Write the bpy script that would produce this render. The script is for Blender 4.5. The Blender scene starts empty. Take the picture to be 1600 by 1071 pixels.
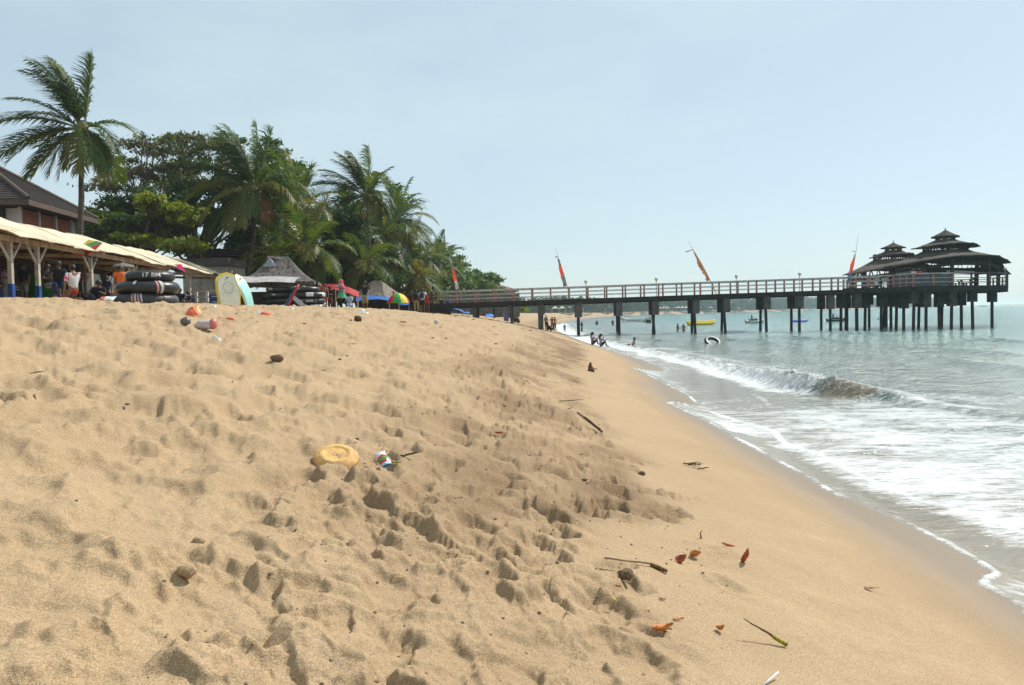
import bpy, bmesh, math, random
import numpy as np
from mathutils import Vector, Matrix, Euler
random.seed(7)
SC = bpy.context.scene
COL = SC.collection
R = math.radians

# ------------------------------------------------------------------ camera
CAMZ = 2.0
F = 1200.0                                   # focal length in photo pixels (1600 wide)
pitch = math.atan(43/1200.0); roll = 0.02
f_ = Vector((0, math.cos(pitch), -math.sin(pitch)))
u0 = Vector((0, math.sin(pitch), math.cos(pitch))); r0 = Vector((1, 0, 0))
r_ = r0*math.cos(roll) - u0*math.sin(roll); u_ = u0*math.cos(roll) + r0*math.sin(roll)
cam = bpy.data.cameras.new('camera'); camo = bpy.data.objects.new('camera', cam); COL.objects.link(camo)
camo.matrix_world = Matrix(((r_.x, u_.x, -f_.x, 0), (r_.y, u_.y, -f_.y, 0), (r_.z, u_.z, -f_.z, CAMZ), (0, 0, 0, 1)))
cam.sensor_width = 36; cam.lens = 36*F/1600.0; cam.clip_start = 0.05; cam.clip_end = 30000
SC.camera = camo

# ------------------------------------------------------------------ sky and sun
SUN_EL, SUN_AZ = R(48), R(48)                # azimuth measured from +Y towards +X
W = bpy.data.worlds.new('World'); SC.world = W; W.use_nodes = True
nt = W.node_tree; nt.nodes.clear()
out = nt.nodes.new('ShaderNodeOutputWorld'); bg = nt.nodes.new('ShaderNodeBackground'); bg.inputs['Strength'].default_value = 0.125
sky = nt.nodes.new('ShaderNodeTexSky'); sky.sky_type = 'NISHITA'; sky.sun_disc = False
sky.sun_elevation = SUN_EL; sky.sun_rotation = SUN_AZ
sky.air_density = 1.0; sky.dust_density = 0.8; sky.ozone_density = 3.0; sky.altitude = 0
tc = nt.nodes.new('ShaderNodeTexCoord')
mp = nt.nodes.new('ShaderNodeMapping'); mp.inputs['Scale'].default_value = (1.6, 1.6, 5.0); mp.inputs['Location'].default_value = (0.35, 0.2, 0.1)
nz = nt.nodes.new('ShaderNodeTexNoise'); nz.inputs['Scale'].default_value = 1.3; nz.inputs['Detail'].default_value = 6; nz.inputs['Roughness'].default_value = 0.55
cr = nt.nodes.new('ShaderNodeValToRGB'); cr.color_ramp.elements[0].position = 0.44; cr.color_ramp.elements[1].position = 0.78
cr.color_ramp.elements[0].color = (0.60, 0.60, 0.60, 1); cr.color_ramp.elements[1].color = (0.92, 0.92, 0.92, 1)
mx = nt.nodes.new('ShaderNodeMix'); mx.data_type = 'RGBA'
mx.inputs[7].default_value = (5.5, 6.7, 7.05, 1)
nt.links.new(tc.outputs['Generated'], mp.inputs['Vector']); nt.links.new(mp.outputs[0], nz.inputs['Vector'])
nt.links.new(nz.outputs['Fac'], cr.inputs['Fac']); nt.links.new(cr.outputs['Color'], mx.inputs[0])
nt.links.new(sky.outputs[0], mx.inputs[6]); nt.links.new(mx.outputs[2], bg.inputs['Color']); nt.links.new(bg.outputs[0], out.inputs[0])
sl = bpy.data.lights.new('sun', 'SUN'); sl.energy = 5.0; sl.angle = R(0.6); sl.color = (1.0, 0.95, 0.87)
so = bpy.data.objects.new('sun', sl); COL.objects.link(so)
sd = Vector((math.sin(SUN_AZ)*math.cos(SUN_EL), math.cos(SUN_AZ)*math.cos(SUN_EL), math.sin(SUN_EL)))
so.rotation_euler = sd.to_track_quat('Z', 'Y').to_euler(); so.location = sd*50
SC.view_settings.view_transform = 'Standard'; SC.view_settings.look = 'None'
SC.view_settings.exposure = 0.0; SC.view_settings.gamma = 1.0; SC.view_settings.use_curve_mapping = False
SC.cycles.volume_bounces = 1
SC.cycles.volume_step_rate = 4

# ------------------------------------------------------------------ pixel to place
def ray(px, py):
    return (f_*F + r_*(px-800) - u_*(py-535.5)).normalized()
def P(px, py, D):
    d = ray(px, py); t = D/d.y
    return Vector((d.x*t, D, CAMZ+d.z*t))

# ------------------------------------------------------------------ numpy noise
def _hash(ix, iy, seed):
    h = (ix.astype(np.int64)*374761393 + iy.astype(np.int64)*668265263 + seed*974634777) & 0xffffffff
    h = ((h ^ (h >> 13))*1274126177) & 0xffffffff
    h = h ^ (h >> 16)
    return h
def gn(x, y, seed=0):
    x0 = np.floor(x); y0 = np.floor(y); fx = x-x0; fy = y-y0
    u = fx*fx*fx*(fx*(fx*6-15)+10); v = fy*fy*fy*(fy*(fy*6-15)+10)
    def g(ix, iy, dx, dy):
        a = _hash(ix, iy, seed)*(2*math.pi/4294967296.0)
        return np.cos(a)*dx + np.sin(a)*dy
    n00 = g(x0, y0, fx, fy); n10 = g(x0+1, y0, fx-1, fy); n01 = g(x0, y0+1, fx, fy-1); n11 = g(x0+1, y0+1, fx-1, fy-1)
    return ((n00*(1-u)+n10*u)*(1-v) + (n01*(1-u)+n11*u)*v)*1.5
def fbm(x, y, oct=4, seed=0, gain=.5):
    a = 1; s = 0; t = 0
    for i in range(oct):
        s = s + a*gn(x*2**i+i*17.3, y*2**i-i*9.1, seed+i); t += a; a *= gain
    return s/t
def sstep(a, b, x):
    t = np.clip((x-a)/(b-a), 0, 1); return t*t*(3-2*t)

# ------------------------------------------------------------------ shoreline and beach profile
SHORE = [(3.0,-400),(3.0,-50),(3.15,0),(3.25,5),(3.3,10),(3.45,15),(4.0,20),(4.8,27),(5.1,33),(4.9,41),(4.8,57),(5.0,69),(5.2,84),(6.3,108),(9,150),(20,250),(42,380),(66,470),(154,615),(290,780),(425,960),(844,1500),(1500,1900),(5200,2100)]
def shore_s(x, y):
    """signed distance from the mean shoreline, positive on land"""
    best = np.full(x.shape, 1e9); sg = np.ones(x.shape)
    for (ax, ay), (bx, by) in zip(SHORE[:-1], SHORE[1:]):
        ex, ey = bx-ax, by-ay; L = ex*ex+ey*ey
        t = np.clip(((x-ax)*ex+(y-ay)*ey)/L, 0, 1)
        dx = x-(ax+t*ex); dy = y-(ay+t*ey); d = np.hypot(dx, dy)
        c = ex*(y-ay)-ey*(x-ax)
        m = d < best
        best = np.where(m, d, best); sg = np.where(m, np.where(c >= 0, 1.0, -1.0), sg)
    return best*sg
PS = np.array([-60,-8,-3,0,1.5,3,4.5,6,8,10,12,15,20,40,400,4000.])
PZ = np.array([-4,-1.4,-.62,.10,.50,.90,1.27,1.60,1.98,2.25,2.42,2.5,2.55,2.65,4.0,6.0])
_xs = np.linspace(-60, 60, 6001); _zs = np.interp(_xs, PS, PZ)
_k = np.hanning(121); _k /= _k.sum(); _zs2 = np.convolve(np.pad(_zs, 60, mode='edge'), _k, mode='valid')
def profile(s, y):
    k = 1 - .14*sstep(36, 50, y)*(1-sstep(110, 200, y))
    se = np.where(s > 0, s*k, s)
    return np.where(np.abs(se) < 59, np.interp(se, _xs, _zs2), np.interp(se, PS, PZ))
def ground(x, y):
    """smooth ground height for standing things"""
    xa = np.array([float(x)]); ya = np.array([float(y)])
    return float(profile(shore_s(xa, ya), ya)[0])

def ring_grid(rs, th, fill=True):
    """vertices on rings about the viewer's standing place, and quads between them"""
    n, m = len(rs), len(th)
    Rr, T = np.meshgrid(rs, th, indexing='ij')
    X = Rr*np.sin(T); Y = Rr*np.cos(T)
    i = np.arange(n-1)[:, None]; j = np.arange(m)[None, :]; j2 = (j+1) % m
    q = np.stack([i*m+j, (i+1)*m+j, (i+1)*m+j2, i*m+j2], -1).reshape(-1, 4)
    return X, Y, q
def mesh_np(name, V, Q, mat, attrs={}, kind=None, smooth=True):
    me = bpy.data.meshes.new(name)
    me.vertices.add(len(V)); me.vertices.foreach_set('co', V.astype(np.float32).ravel())
    me.loops.add(Q.size); me.loops.foreach_set('vertex_index', Q.astype(np.int32).ravel())
    me.polygons.add(len(Q)); me.polygons.foreach_set('loop_start', np.arange(0, Q.size, 4, dtype=np.int32))
    me.update(calc_edges=True)
    me.polygons.foreach_set('use_smooth', np.full(len(Q), smooth))
    for k, a in attrs.items():
        at = me.attributes.new(k, 'FLOAT', 'POINT'); at.data.foreach_set('value', a.astype(np.float32).ravel())
    me.materials.append(mat)
    o = bpy.data.objects.new(name, me); COL.objects.link(o)
    if kind: o['kind'] = kind
    return o

# ------------------------------------------------------------------ material helpers
class NT:
    def __init__(s, name):
        s.m = bpy.data.materials.new(name); s.m.use_nodes = True; s.t = s.m.node_tree; s.t.nodes.clear()
        s.out = s.n('ShaderNodeOutputMaterial')
    def n(s, typ, **k):
        nd = s.t.nodes.new(typ)
        for a, b in k.items(): setattr(nd, a, b)
        return nd
    def l(s, a, b): s.t.links.new(a, b)
    def noise(s, vec, scale, detail=3, rough=.5, out='Fac', dist=0):
        n = s.n('ShaderNodeTexNoise'); n.inputs['Scale'].default_value = scale; n.inputs['Detail'].default_value = detail
        n.inputs['Roughness'].default_value = rough; n.inputs['Distortion'].default_value = dist
        if vec is not None: s.l(vec, n.inputs['Vector'])
        return n.outputs[out]
    def math(s, op, a, b=None, c=None, clamp=False):
        n = s.n('ShaderNodeMath', operation=op); n.use_clamp = clamp
        for i, v in enumerate((a, b, c)):
            if v is None: continue
            if isinstance(v, (int, float)): n.inputs[i].default_value = v
            else: s.l(v, n.inputs[i])
        return n.outputs[0]
    def mapr(s, v, a, b, c=0, d=1, smooth=False):
        n = s.n('ShaderNodeMapRange'); n.inputs[1].default_value = a; n.inputs[2].default_value = b
        n.inputs[3].default_value = c; n.inputs[4].default_value = d
        if smooth: n.interpolation_type = 'SMOOTHSTEP'
        s.l(v, n.inputs[0]); return n.outputs[0]
    def mix(s, fac, a, b):
        n = s.n('ShaderNodeMix', data_type='RGBA')
        for i, v in ((0, fac), (6, a), (7, b)):
            if isinstance(v, tuple): n.inputs[i].default_value = (*v, 1)
            elif isinstance(v, (int, float)): n.inputs[i].default_value = v
            else: s.l(v, n.inputs[i])
        return n.outputs[2]
    def attr(s, name, out='Fac'):
        n = s.n('ShaderNodeAttribute'); n.attribute_name = name; return n.outputs[out]
    def bsdf(s, col, rough=.7, spec=.3, bump=None, bstr=.3, bdist=.02, metal=0, ior=None):
        b = s.n('ShaderNodeBsdfPrincipled')
        for k, v in (('Base Color', col), ('Roughness', rough)):
            if isinstance(v, tuple): b.inputs[k].default_value = (*v, 1)
            elif isinstance(v, (int, float)): b.inputs[k].default_value = v
            else: s.l(v, b.inputs[k])
        b.inputs['Specular IOR Level'].default_value = spec; b.inputs['Metallic'].default_value = metal
        if ior: b.inputs['IOR'].default_value = ior
        if bump is not None:
            bn = s.n('ShaderNodeBump'); bn.inputs['Strength'].default_value = bstr; bn.inputs['Distance'].default_value = bdist
            s.l(bump, bn.inputs['Height']); s.l(bn.outputs[0], b.inputs['Normal'])
        s.b = b
        s.l(b.outputs[0], s.out.inputs[0]); return b
    def obj(s):
        return s.n('ShaderNodeTexCoord').outputs['Object']

# ------------------------------------------------------------------ sand
def sand_material():
    N = NT('sand'); co = N.obj()
    wet = N.attr('wet'); damp_shade = N.attr('damp_shade')
    big = N.noise(co, .9, 5, .6); grain = N.noise(co, 210, 2, .9); grain2 = N.noise(co, 75, 3, .8); spk = N.noise(co, 330, 1, .5)
    mid = N.noise(co, 9, 4, .6)
    c = N.mix(N.mapr(big, .3, .7), (.352, .244, .136), (.435, .310, .185))
    c = N.mix(N.mapr(mid, .35, .7), c, (.380, .264, .150))
    c = N.mix(N.math('MULTIPLY', damp_shade, .85), c, (.170, .104, .054))  # moist band colour; the brown of shaded sand is mixed into it too
    c = N.mix(N.math('MULTIPLY', wet, .9), c, (.20, .14, .085))
    dry = N.math('SUBTRACT', 1.0, N.math('MULTIPLY', wet, .8))
    gk = N.math('MULTIPLY', N.mapr(grain, .40, .60, -1, 1), dry)
    hs = N.n('ShaderNodeHueSaturation'); N.l(c, hs.inputs['Color'])
    N.l(N.math('MULTIPLY_ADD', gk, .27, N.mapr(grain2, .3, .7, .86, 1.12)), hs.inputs['Value'])
    c = hs.outputs[0]
    c = N.mix(N.math('MULTIPLY', N.mapr(spk, .70, .76), dry), c, (.85, .78, .66))
    c = N.mix(N.mapr(spk, .29, .26), c, (.2, .13, .09))
    h = N.math('ADD', N.math('MULTIPLY', grain, .35), N.math('MULTIPLY', N.noise(co, 38, 4, .7), 1.0))
    h = N.math('MULTIPLY', h, N.math('SUBTRACT', 1.0, N.math('MULTIPLY', wet, .85)))
    N.bsdf(c, N.mapr(wet, .2, 1, .95, .42), .25, h, .55, .012)
    return N.m

def sand_relief(X, Y, s, rs, th):
    """dunelets, footprints, clods of the trampled band"""
    Z = np.zeros(X.shape)
    near = 1-sstep(3.2, 5.5, Y)
    dry = sstep(2.6, 4.0, s + .35*gn(X*.9, Y*.9, 3))
    b0 = 1.95+.65*near
    band = sstep(b0, b0+.5, s+.30*gn(X*1.3, Y*1.3, 5))*(1-sstep(3.5, 4.7, s + .55*gn(X*.8, Y*.6, 6)))
    band *= .55+.45*sstep(2.0, 3.2, Y)
    patchy = .55+.6*np.clip(gn(X*.9, Y*.7, 7)+.35, 0, 1)
    rough_far = sstep(5, 11, Y)*(1-sstep(40, 60, Y))*sstep(2.2, 3.2, s)
    fade = 1-sstep(60, 130, np.hypot(X, Y))
    wx = X + .28*gn(X*1.3, Y*1.3, 21)+.07*gn(X*4.5, Y*4.5, 23); wy = Y + .28*gn(X*1.3, Y*1.3, 22)+.07*gn(X*4.5, Y*4.5, 24)
    Z += dry*.050*fbm(wx*.5, wy*.45, 3, 10)
    rdg = 1-np.abs(gn(wx*1.15+wy*.3, wy*1.0, 12))*2.4
    Z += dry*.042*np.clip(rdg, -.6, 1)
    rdg2 = 1-np.abs(gn(wx*2.6-wy*.5, wy*2.4, 14))*2.3
    Z += dry*.020*np.clip(rdg2, -.6, 1)*(.5+.8*np.clip(gn(X*.7, Y*.7, 15)+.3, 0, 1))
    soft = sstep(.9, 2.4, s)*(1-sstep(b0, b0+.6, s))*near
    Z += soft*.030*fbm(wx*1.5, wy*1.9, 2, 45)
    # lumps and broken crust of the churned band
    Z += band*patchy*.036*fbm(wx*1.9, wy*1.9, 3, 31)
    cl = gn(wx*5.2, wy*5.2, 33); cl = np.sign(cl)*np.abs(cl)**.65
    Z += (band*patchy+.40*rough_far)*.016*cl
    cl3 = gn(wx*11+3*gn(X*6, Y*6, 37), wy*11, 36); Z += (band*patchy+.30*rough_far)*.0095*np.sign(cl3)*np.abs(cl3)**.6
    cl2 = fbm(wx*23, wy*23, 3, 35, .65)
    Z += (band*.013*patchy+dry*.0018+rough_far*.004)*np.clip(cl2, -.3, 1)
    Z += .004*fbm(X*6, Y*6, 2, 40)*sstep(.6, 1.8, s)
    # broken crust: small scarps with ragged edges
    qx = wx+.05*gn(X*9, Y*9, 61)+.010*gn(X*24, Y*24, 62); qy = wy+.05*gn(X*9, Y*9, 63)+.010*gn(X*24, Y*24, 64)
    for sc, am, wd_, sd_ in ((1.5, .030, .10, 65), (2.9, .021, .12, 66), (5.8, .013, .16, 67)):
        g_ = gn(qx*sc, qy*sc*.9, sd_)
        Z += (band*patchy*1.0+dry*.62*(1-.35*near)+rough_far*.25)*am*(sstep(-wd_*.5, wd_*.85, g_)-.5)*(.5+np.abs(gn(X*.8, Y*.8, sd_+10))*1.3)
    # faint flow streaks on the smooth slope
    smooth = sstep(.5, 1.4, s)*(1-band)*(1-dry)
    Z += smooth*.012*gn(X*.8+Y*.1, Y*1.9, 44)
    # footprints
    rng = random.Random(11)
    rs = np.asarray(rs); th = np.asarray(th)
    prints = []
    def foot(x, y, ln, wd, dp, ang, sharp):
        prints.append((x, y, ln, wd, dp, ang, sharp))
    for k in range(4200):
        r = 1.0 + 42*rng.random()**1.25
        a = R(rng.uniform(-50, 25)); x = r*math.sin(a); y = r*math.cos(a)
        sx = float(np.interp(y, [p[1] for p in SHORE[1:14]], [p[0] for p in SHORE[1:14]])) - x
        if sx < 2.2 or sx > 26: continue
        inband = sx < 4.3
        if not inband and rng.random() < .25: continue
        if not inband and r < 6 and rng.random() < .45: continue
        if sx < 2.7 and y < 4.5: continue
        ln = rng.uniform(.07, .17) if inband else (rng.uniform(.17, .36) if rng.random() < .75 else rng.uniform(.07, .12))
        foot(x, y, ln, ln*rng.uniform(.42, .8), rng.uniform(.02, .055) if inband else ln*rng.uniform(.11, .24), rng.uniform(-.6, .9) + (0 if rng.random() < .7 else 1.5), rng.uniform(.5, 1) if inband else rng.uniform(.0, .55))
    # the ones that stand out in the photograph
    for px, py, ln, wd, dp, ang, sh in [(955,795,.19,.11,.10,-.5,1),(1040,772,.22,.08,.07,-1.2,1),(330,925,.36,.24,.085,.6,.7),(700,730,.14,.1,.05,.3,.6),(500,780,.14,.08,.05,0,.7),
            (400,795,.16,.09,.045,.5,.6),(880,745,.16,.08,.06,-.9,1),(840,845,.16,.1,.05,.2,1),(520,690,.2,.12,.045,1,.5),(160,700,.2,.15,.05,.4,.4),(250,640,.25,.15,.05,.8,.4),(1140,915,.12,.07,.03,.4,.1),(985,760,.14,.08,.045,.4,1),
            (120,925,.3,.16,.06,.3,.4),(380,860,.18,.1,.05,.9,.6),(560,830,.2,.12,.05,.5,.6),(700,1030,.16,.1,.04,.2,.8),(850,1010,.22,.14,.05,-.5,.3),(450,600,.2,.12,.05,.5,.6),(630,640,.16,.1,.05,.5,.5),(60,650,.3,.2,.05,.5,.3),(210,820,.3,.2,.05,.9,.4)]:
        d = ray(px, py); z = .95; 
        for _ in range(6):
            t = (z-CAMZ)/d.z; z = ground(d.x*t, d.y*t)
        prints.append((d.x*t, d.y*t, ln, wd, dp, ang, sh))
    PIT = np.zeros(X.shape); RIM = np.zeros(X.shape)
    for (x, y, ln, wd, dp, ang, sh) in prints:
        rr = math.hypot(x, y); Rm = ln*2.1
        i0, i1 = np.searchsorted(rs, [rr-Rm, rr+Rm]); a = math.atan2(x, y); da = Rm/max(rr, .3)
        j0, j1 = np.searchsorted(th, [a-da, a+da])
        if i1-i0 < 1 or j1-j0 < 1: continue
        xs = X[i0:i1, j0:j1]-x; ys = Y[i0:i1, j0:j1]-y
        c, sn = math.cos(ang), math.sin(ang)
        uu = (xs*c+ys*sn)/wd; vv = (-xs*sn+ys*c)/ln
        q = np.sqrt(uu*uu+vv*vv) + .30*gn((xs+x)*6, (ys+y)*6, 50) + (.10+.22*sh)*gn((xs+x)*17, (ys+y)*17, 52)
        e = .75 - .45*sh
        pit = -dp*(1-sstep(1-e, 1.12, q))
        rim = dp*.34*np.exp(-((q-1.25)/.28)**2)*(.6+.9*gn((xs+x)*5, (ys+y)*5, 51)+ .3*(vv > 0))
        PIT[i0:i1, j0:j1] = np.minimum(PIT[i0:i1, j0:j1], pit); RIM[i0:i1, j0:j1] = np.maximum(RIM[i0:i1, j0:j1], rim)
    Z += PIT + RIM*(1-np.clip(-PIT/.03, 0, 1)*.7)
    # heaps of wet sand on the smooth slope
    for px, py, rad, h in [(950,598,.26,.09),(915,578,.10,.05),(1130,865,.2,.03),(1085,728,.12,.035),(1075,1010,.14,.03),(985,905,.08,.02),(425,740,.12,.05)]:
        d = ray(px, py); z = .8
        for _ in range(6):
            t = (z-CAMZ)/d.z; z = ground(d.x*t, d.y*t)
        x, y = d.x*t, d.y*t
        q = np.hypot(X-x, Y-y)/rad
        Z += h*np.exp(-q*q*1.5)*(1+.9*gn(X*9, Y*9, 60))
    calm_ = 1-.28*(1-sstep(2.2, 4.2, np.hypot(X, Y)))
    return Z*fade*calm_, band*np.clip(.62+.8*gn(X*.8, Y*.5, 75)+.5*gn(X*3, Y*2, 76), 0, 1), dry

def angles(n_front, n_back, lim=R(41)):
    a = np.linspace(-lim, lim, n_front)
    b = np.linspace(lim, 2*math.pi-lim, n_back+2)[1:-1]
    b = np.where(b > math.pi, b-2*math.pi, b)
    return np.sort(np.concatenate([a, b]))
th = angles(860, 110)
def radii(near, k, ratio, rmax, start=.25):
    rs = list(np.geomspace(start, near, 22)); r = near
    while r < rmax:
        dr = min(k*r*r, r*ratio); r += dr; rs.append(r)
    return np.array(rs)
rsand = np.concatenate([radii(1.15, .0017, .0135, 150), np.geomspace(150, 2500, 40)[1:], [6000.]])
X, Y, Q = ring_grid(rsand, th)
S = shore_s(X, Y)
Zr, BAND, DRY = sand_relief(X, Y, S, rsand, th)
ZS = profile(S, Y) + Zr
SAND_X, SAND_Y, SAND_Z = X, Y, ZS
wet = 1-sstep(.15, 1.25, S + .25*gn(X*.35, Y*.25, 70) + .06*gn(X*2.5, Y*2, 71))
print('sand verts', X.size)
V = np.stack([X, Y, ZS], -1).reshape(-1, 3)
# close the middle of the rings
V = np.vstack([V, [[0, 0, float(ZS[0].mean())]]]); m = len(th); ci = len(V)-1
j = np.arange(0, m, 2); cap = np.stack([np.full(len(j), ci), j, (j+1) % m, (j+2) % m], -1)
Q = np.vstack([Q, cap])
MAT_SAND = sand_material()
beach = mesh_np('beach', V, Q, MAT_SAND, {'wet': np.append(wet.ravel(), 0), 'damp_shade': np.append((BAND*(1-.35*DRY)).ravel(), 0)}, 'structure')
def sandz(x, y):
    """height of the sand surface with its relief"""
    r = math.hypot(x, y); a = math.atan2(x, y)
    i = int(np.clip(np.searchsorted(rsand, r), 1, len(rsand)-1)); j = int(np.clip(np.searchsorted(th, a), 1, len(th)-1))
    return float(max(ZS[i, j], ZS[i-1, j], ZS[i, j-1]))
def on_sand(px, py, z0=.9):
    d = ray(px, py); t = .9
    while t < 100 and CAMZ+d.z*t > sandz(d.x*t, d.y*t): t *= 1.004
    return Vector((d.x*t, d.y*t, sandz(d.x*t, d.y*t)))

# ------------------------------------------------------------------ sea
SW = np.array([(-400,3),(0,2.9),(4,3.0),(4.7,3.05),(5.05,3.05),(5.5,3.4),(6.3,3.55),(7.0,3.5),(7.9,3.22),(10,3.25),(12.4,3.2),(14.0,3.1),(14.9,2.98),(15.4,3.2),(15.9,3.75),(18.2,4.1),(20.5,3.95),(23.5,3.65),(24.5,4.3),(26.5,5.4),(29,5.45),(33,5.2),(41,4.75),(57,4.7),(84,4.9),(108,6.1),(150,8.6)])
BR = np.array([(-50,14),(0,12.5),(5,11),(9,9.8),(13.5,8.9),(16.6,7.6),(20,7.0),(24,7.1),(28,7.3),(36,6.9),(45,6.6),(60,6.6),(84,7.2),(108,8),(150,11)])
BA = np.array([(-50,0),(7,.04),(11,.09),(13.8,.05),(15.4,.08),(16.3,.26),(17.6,.38),(19.5,.42),(22,.28),(25,.16),(28,.12),(36,.12),(45,.1),(60,.1),(108,.1),(150,.08)])
def sea_fields(X, Y, s):
    d = -s
    r = np.hypot(X, Y)
    swx = np.interp(Y, SW[:, 0], SW[:, 1]) + .05*gn(Y*1.1, Y*0+3.3, 80) + .02*gn(Y*5, Y*0+1, 81)
    brx = np.interp(Y, BR[:, 0], BR[:, 1]) + .35*gn(Y*.35, Y*0, 82)
    bra = np.interp(Y, BA[:, 0], BA[:, 1])*np.clip(1+.8*gn(Y*.9, Y*0+7, 83)*sstep(20, 23, Y), .15, 1.6)
    far = 1-sstep(150, 320, r)
    t = X-brx
    ridge = np.where(t < 0, np.exp(-(t/.26)**2), np.exp(-(t/.95)**2))*bra
    # a churned crest
    rough = fbm(X*3.2, Y*3.2, 4, 84, .6)
    near_b = np.exp(-((t+.15)/.75)**2)
    wh = .25*sstep(15.6, 16.6, Y)+.75*sstep(17.2, 18.2, Y)
    eta = ridge*(1+.28*rough*wh) + near_b*.06*rough*wh
    # following swells
    for off, amp, wdt, sd2 in ((3.4, .15, .75, 90), (7.5, .13, 1.0, 91), (13, .15, 1.3, 92), (20, .14, 1.6, 93)):
        bx = brx + off + 1.3*gn(Y*.10, Y*0+off, sd2); tt = X-bx
        eta = eta + np.where(tt < 0, np.exp(-(tt/(wdt*.6))**2), np.exp(-(tt/(wdt*1.3))**2))*amp*np.clip(.45+1.6*gn(Y*.11, Y*0+off, sd2+20), 0, 1.3)*sstep(2, 6, Y)
    ch = sstep(1.0, 5.0, d)
    eta = eta + far*(ch*(.045*fbm(X*.55, Y*.55, 3, 95) + .035*fbm(X*1.7, Y*1.9, 3, 96)) + (.10+.9*ch)*.011*fbm(X*5, Y*6, 3, 97))
    eta = eta + .02
    sand = profile(s, Y)
    e = X-swx
    tfilm = np.clip(e*.14, -.03, .011) + .014*sstep(.1, .9, e) + np.where(e > 0, .016*np.exp(-((e-.06)/.05)**2), 0)
    film = sand + tfilm
    z = np.maximum(eta*sstep(.1, 1.6, e), film)
    z = np.where(e < -.25, sand-.35, z)
    far_land = (s > 1.0) & (Y > 140)
    z = np.where(far_land, sand-.5, z)
    z = np.where(Y > 140, np.where(s > 0, sand-.5, eta*.5), z)
    # foam
    n1 = fbm(X*.55, Y*.45, 3, 100)
    zone = sstep(0, .3, e)*(1-sstep(-1.0, .7, t))            # between swash edge and breaker
    wv = .22*gn(Y*.5, Y*0+2, 101)
    lace = .45*np.ones(X.shape) + .34*n1
    clear = sstep(14.5, 17, Y)*(1-sstep(24, 30, Y))            # quiet brown strip behind the lobe
    strip = np.exp(-((e-(brx-swx)*.50)/.75)**2)
    f = zone*(lace+.22*(1-sstep(13, 16, Y)))*(1-.85*clear*strip)
    f = f*(1 - .8*np.exp(-((e-.42-wv)/.28)**2)*(Y < 12))
    f = np.maximum(f, 1.0*np.exp(-((e-.06)/.055)**2)*(e > 0)*np.clip(.7+.9*gn(Y*.9, Y*0+9, 103), .15, 1))
    f = np.maximum(f, .95*np.exp(-((e-.95-wv)/.10)**2)*(Y < 15)*(Y > 3))
    f = np.maximum(f, .5*np.exp(-((e-1.6+1.5*wv)/.09)**2)*(Y < 18)*(Y > 3))
    white = np.exp(-((t+.45)/.62)**2)*sstep(17.3, 18.8, Y+.8*gn(X*1.5, Y*1.5, 105))
    f = np.maximum(f, white*(1.0+.35*rough))
    crest = np.exp(-((t-.25)/.35)**2)*sstep(11, 15, Y)*.62
    f = np.maximum(f, crest*np.clip(.8+.9*gn(X*.6, Y*.6, 106), 0, 1))
    back = np.exp(-((t-1.5)/1.3)**2)*.42*sstep(12, 17, Y)
    f = np.maximum(f, back*(1+.7*n1))
    f = np.maximum(f, sstep(34, 55, Y)*zone*.95*(1-sstep(150, 300, Y)))
    brown = np.exp(-((t+.2)/.45)**2)*sstep(16.1, 16.5, Y)*(1-sstep(17.3, 17.9, Y+.4*gn(X*3, Y*3, 109)))
    f = f*(1-.97*brown)
    f = f + .30*np.clip(gn(X*.09, Y*.16, 108), 0, 1)*sstep(1.5, 4, d)*(1-sstep(25, 60, r))
    return z, f*(r < 900), d, brown

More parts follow.
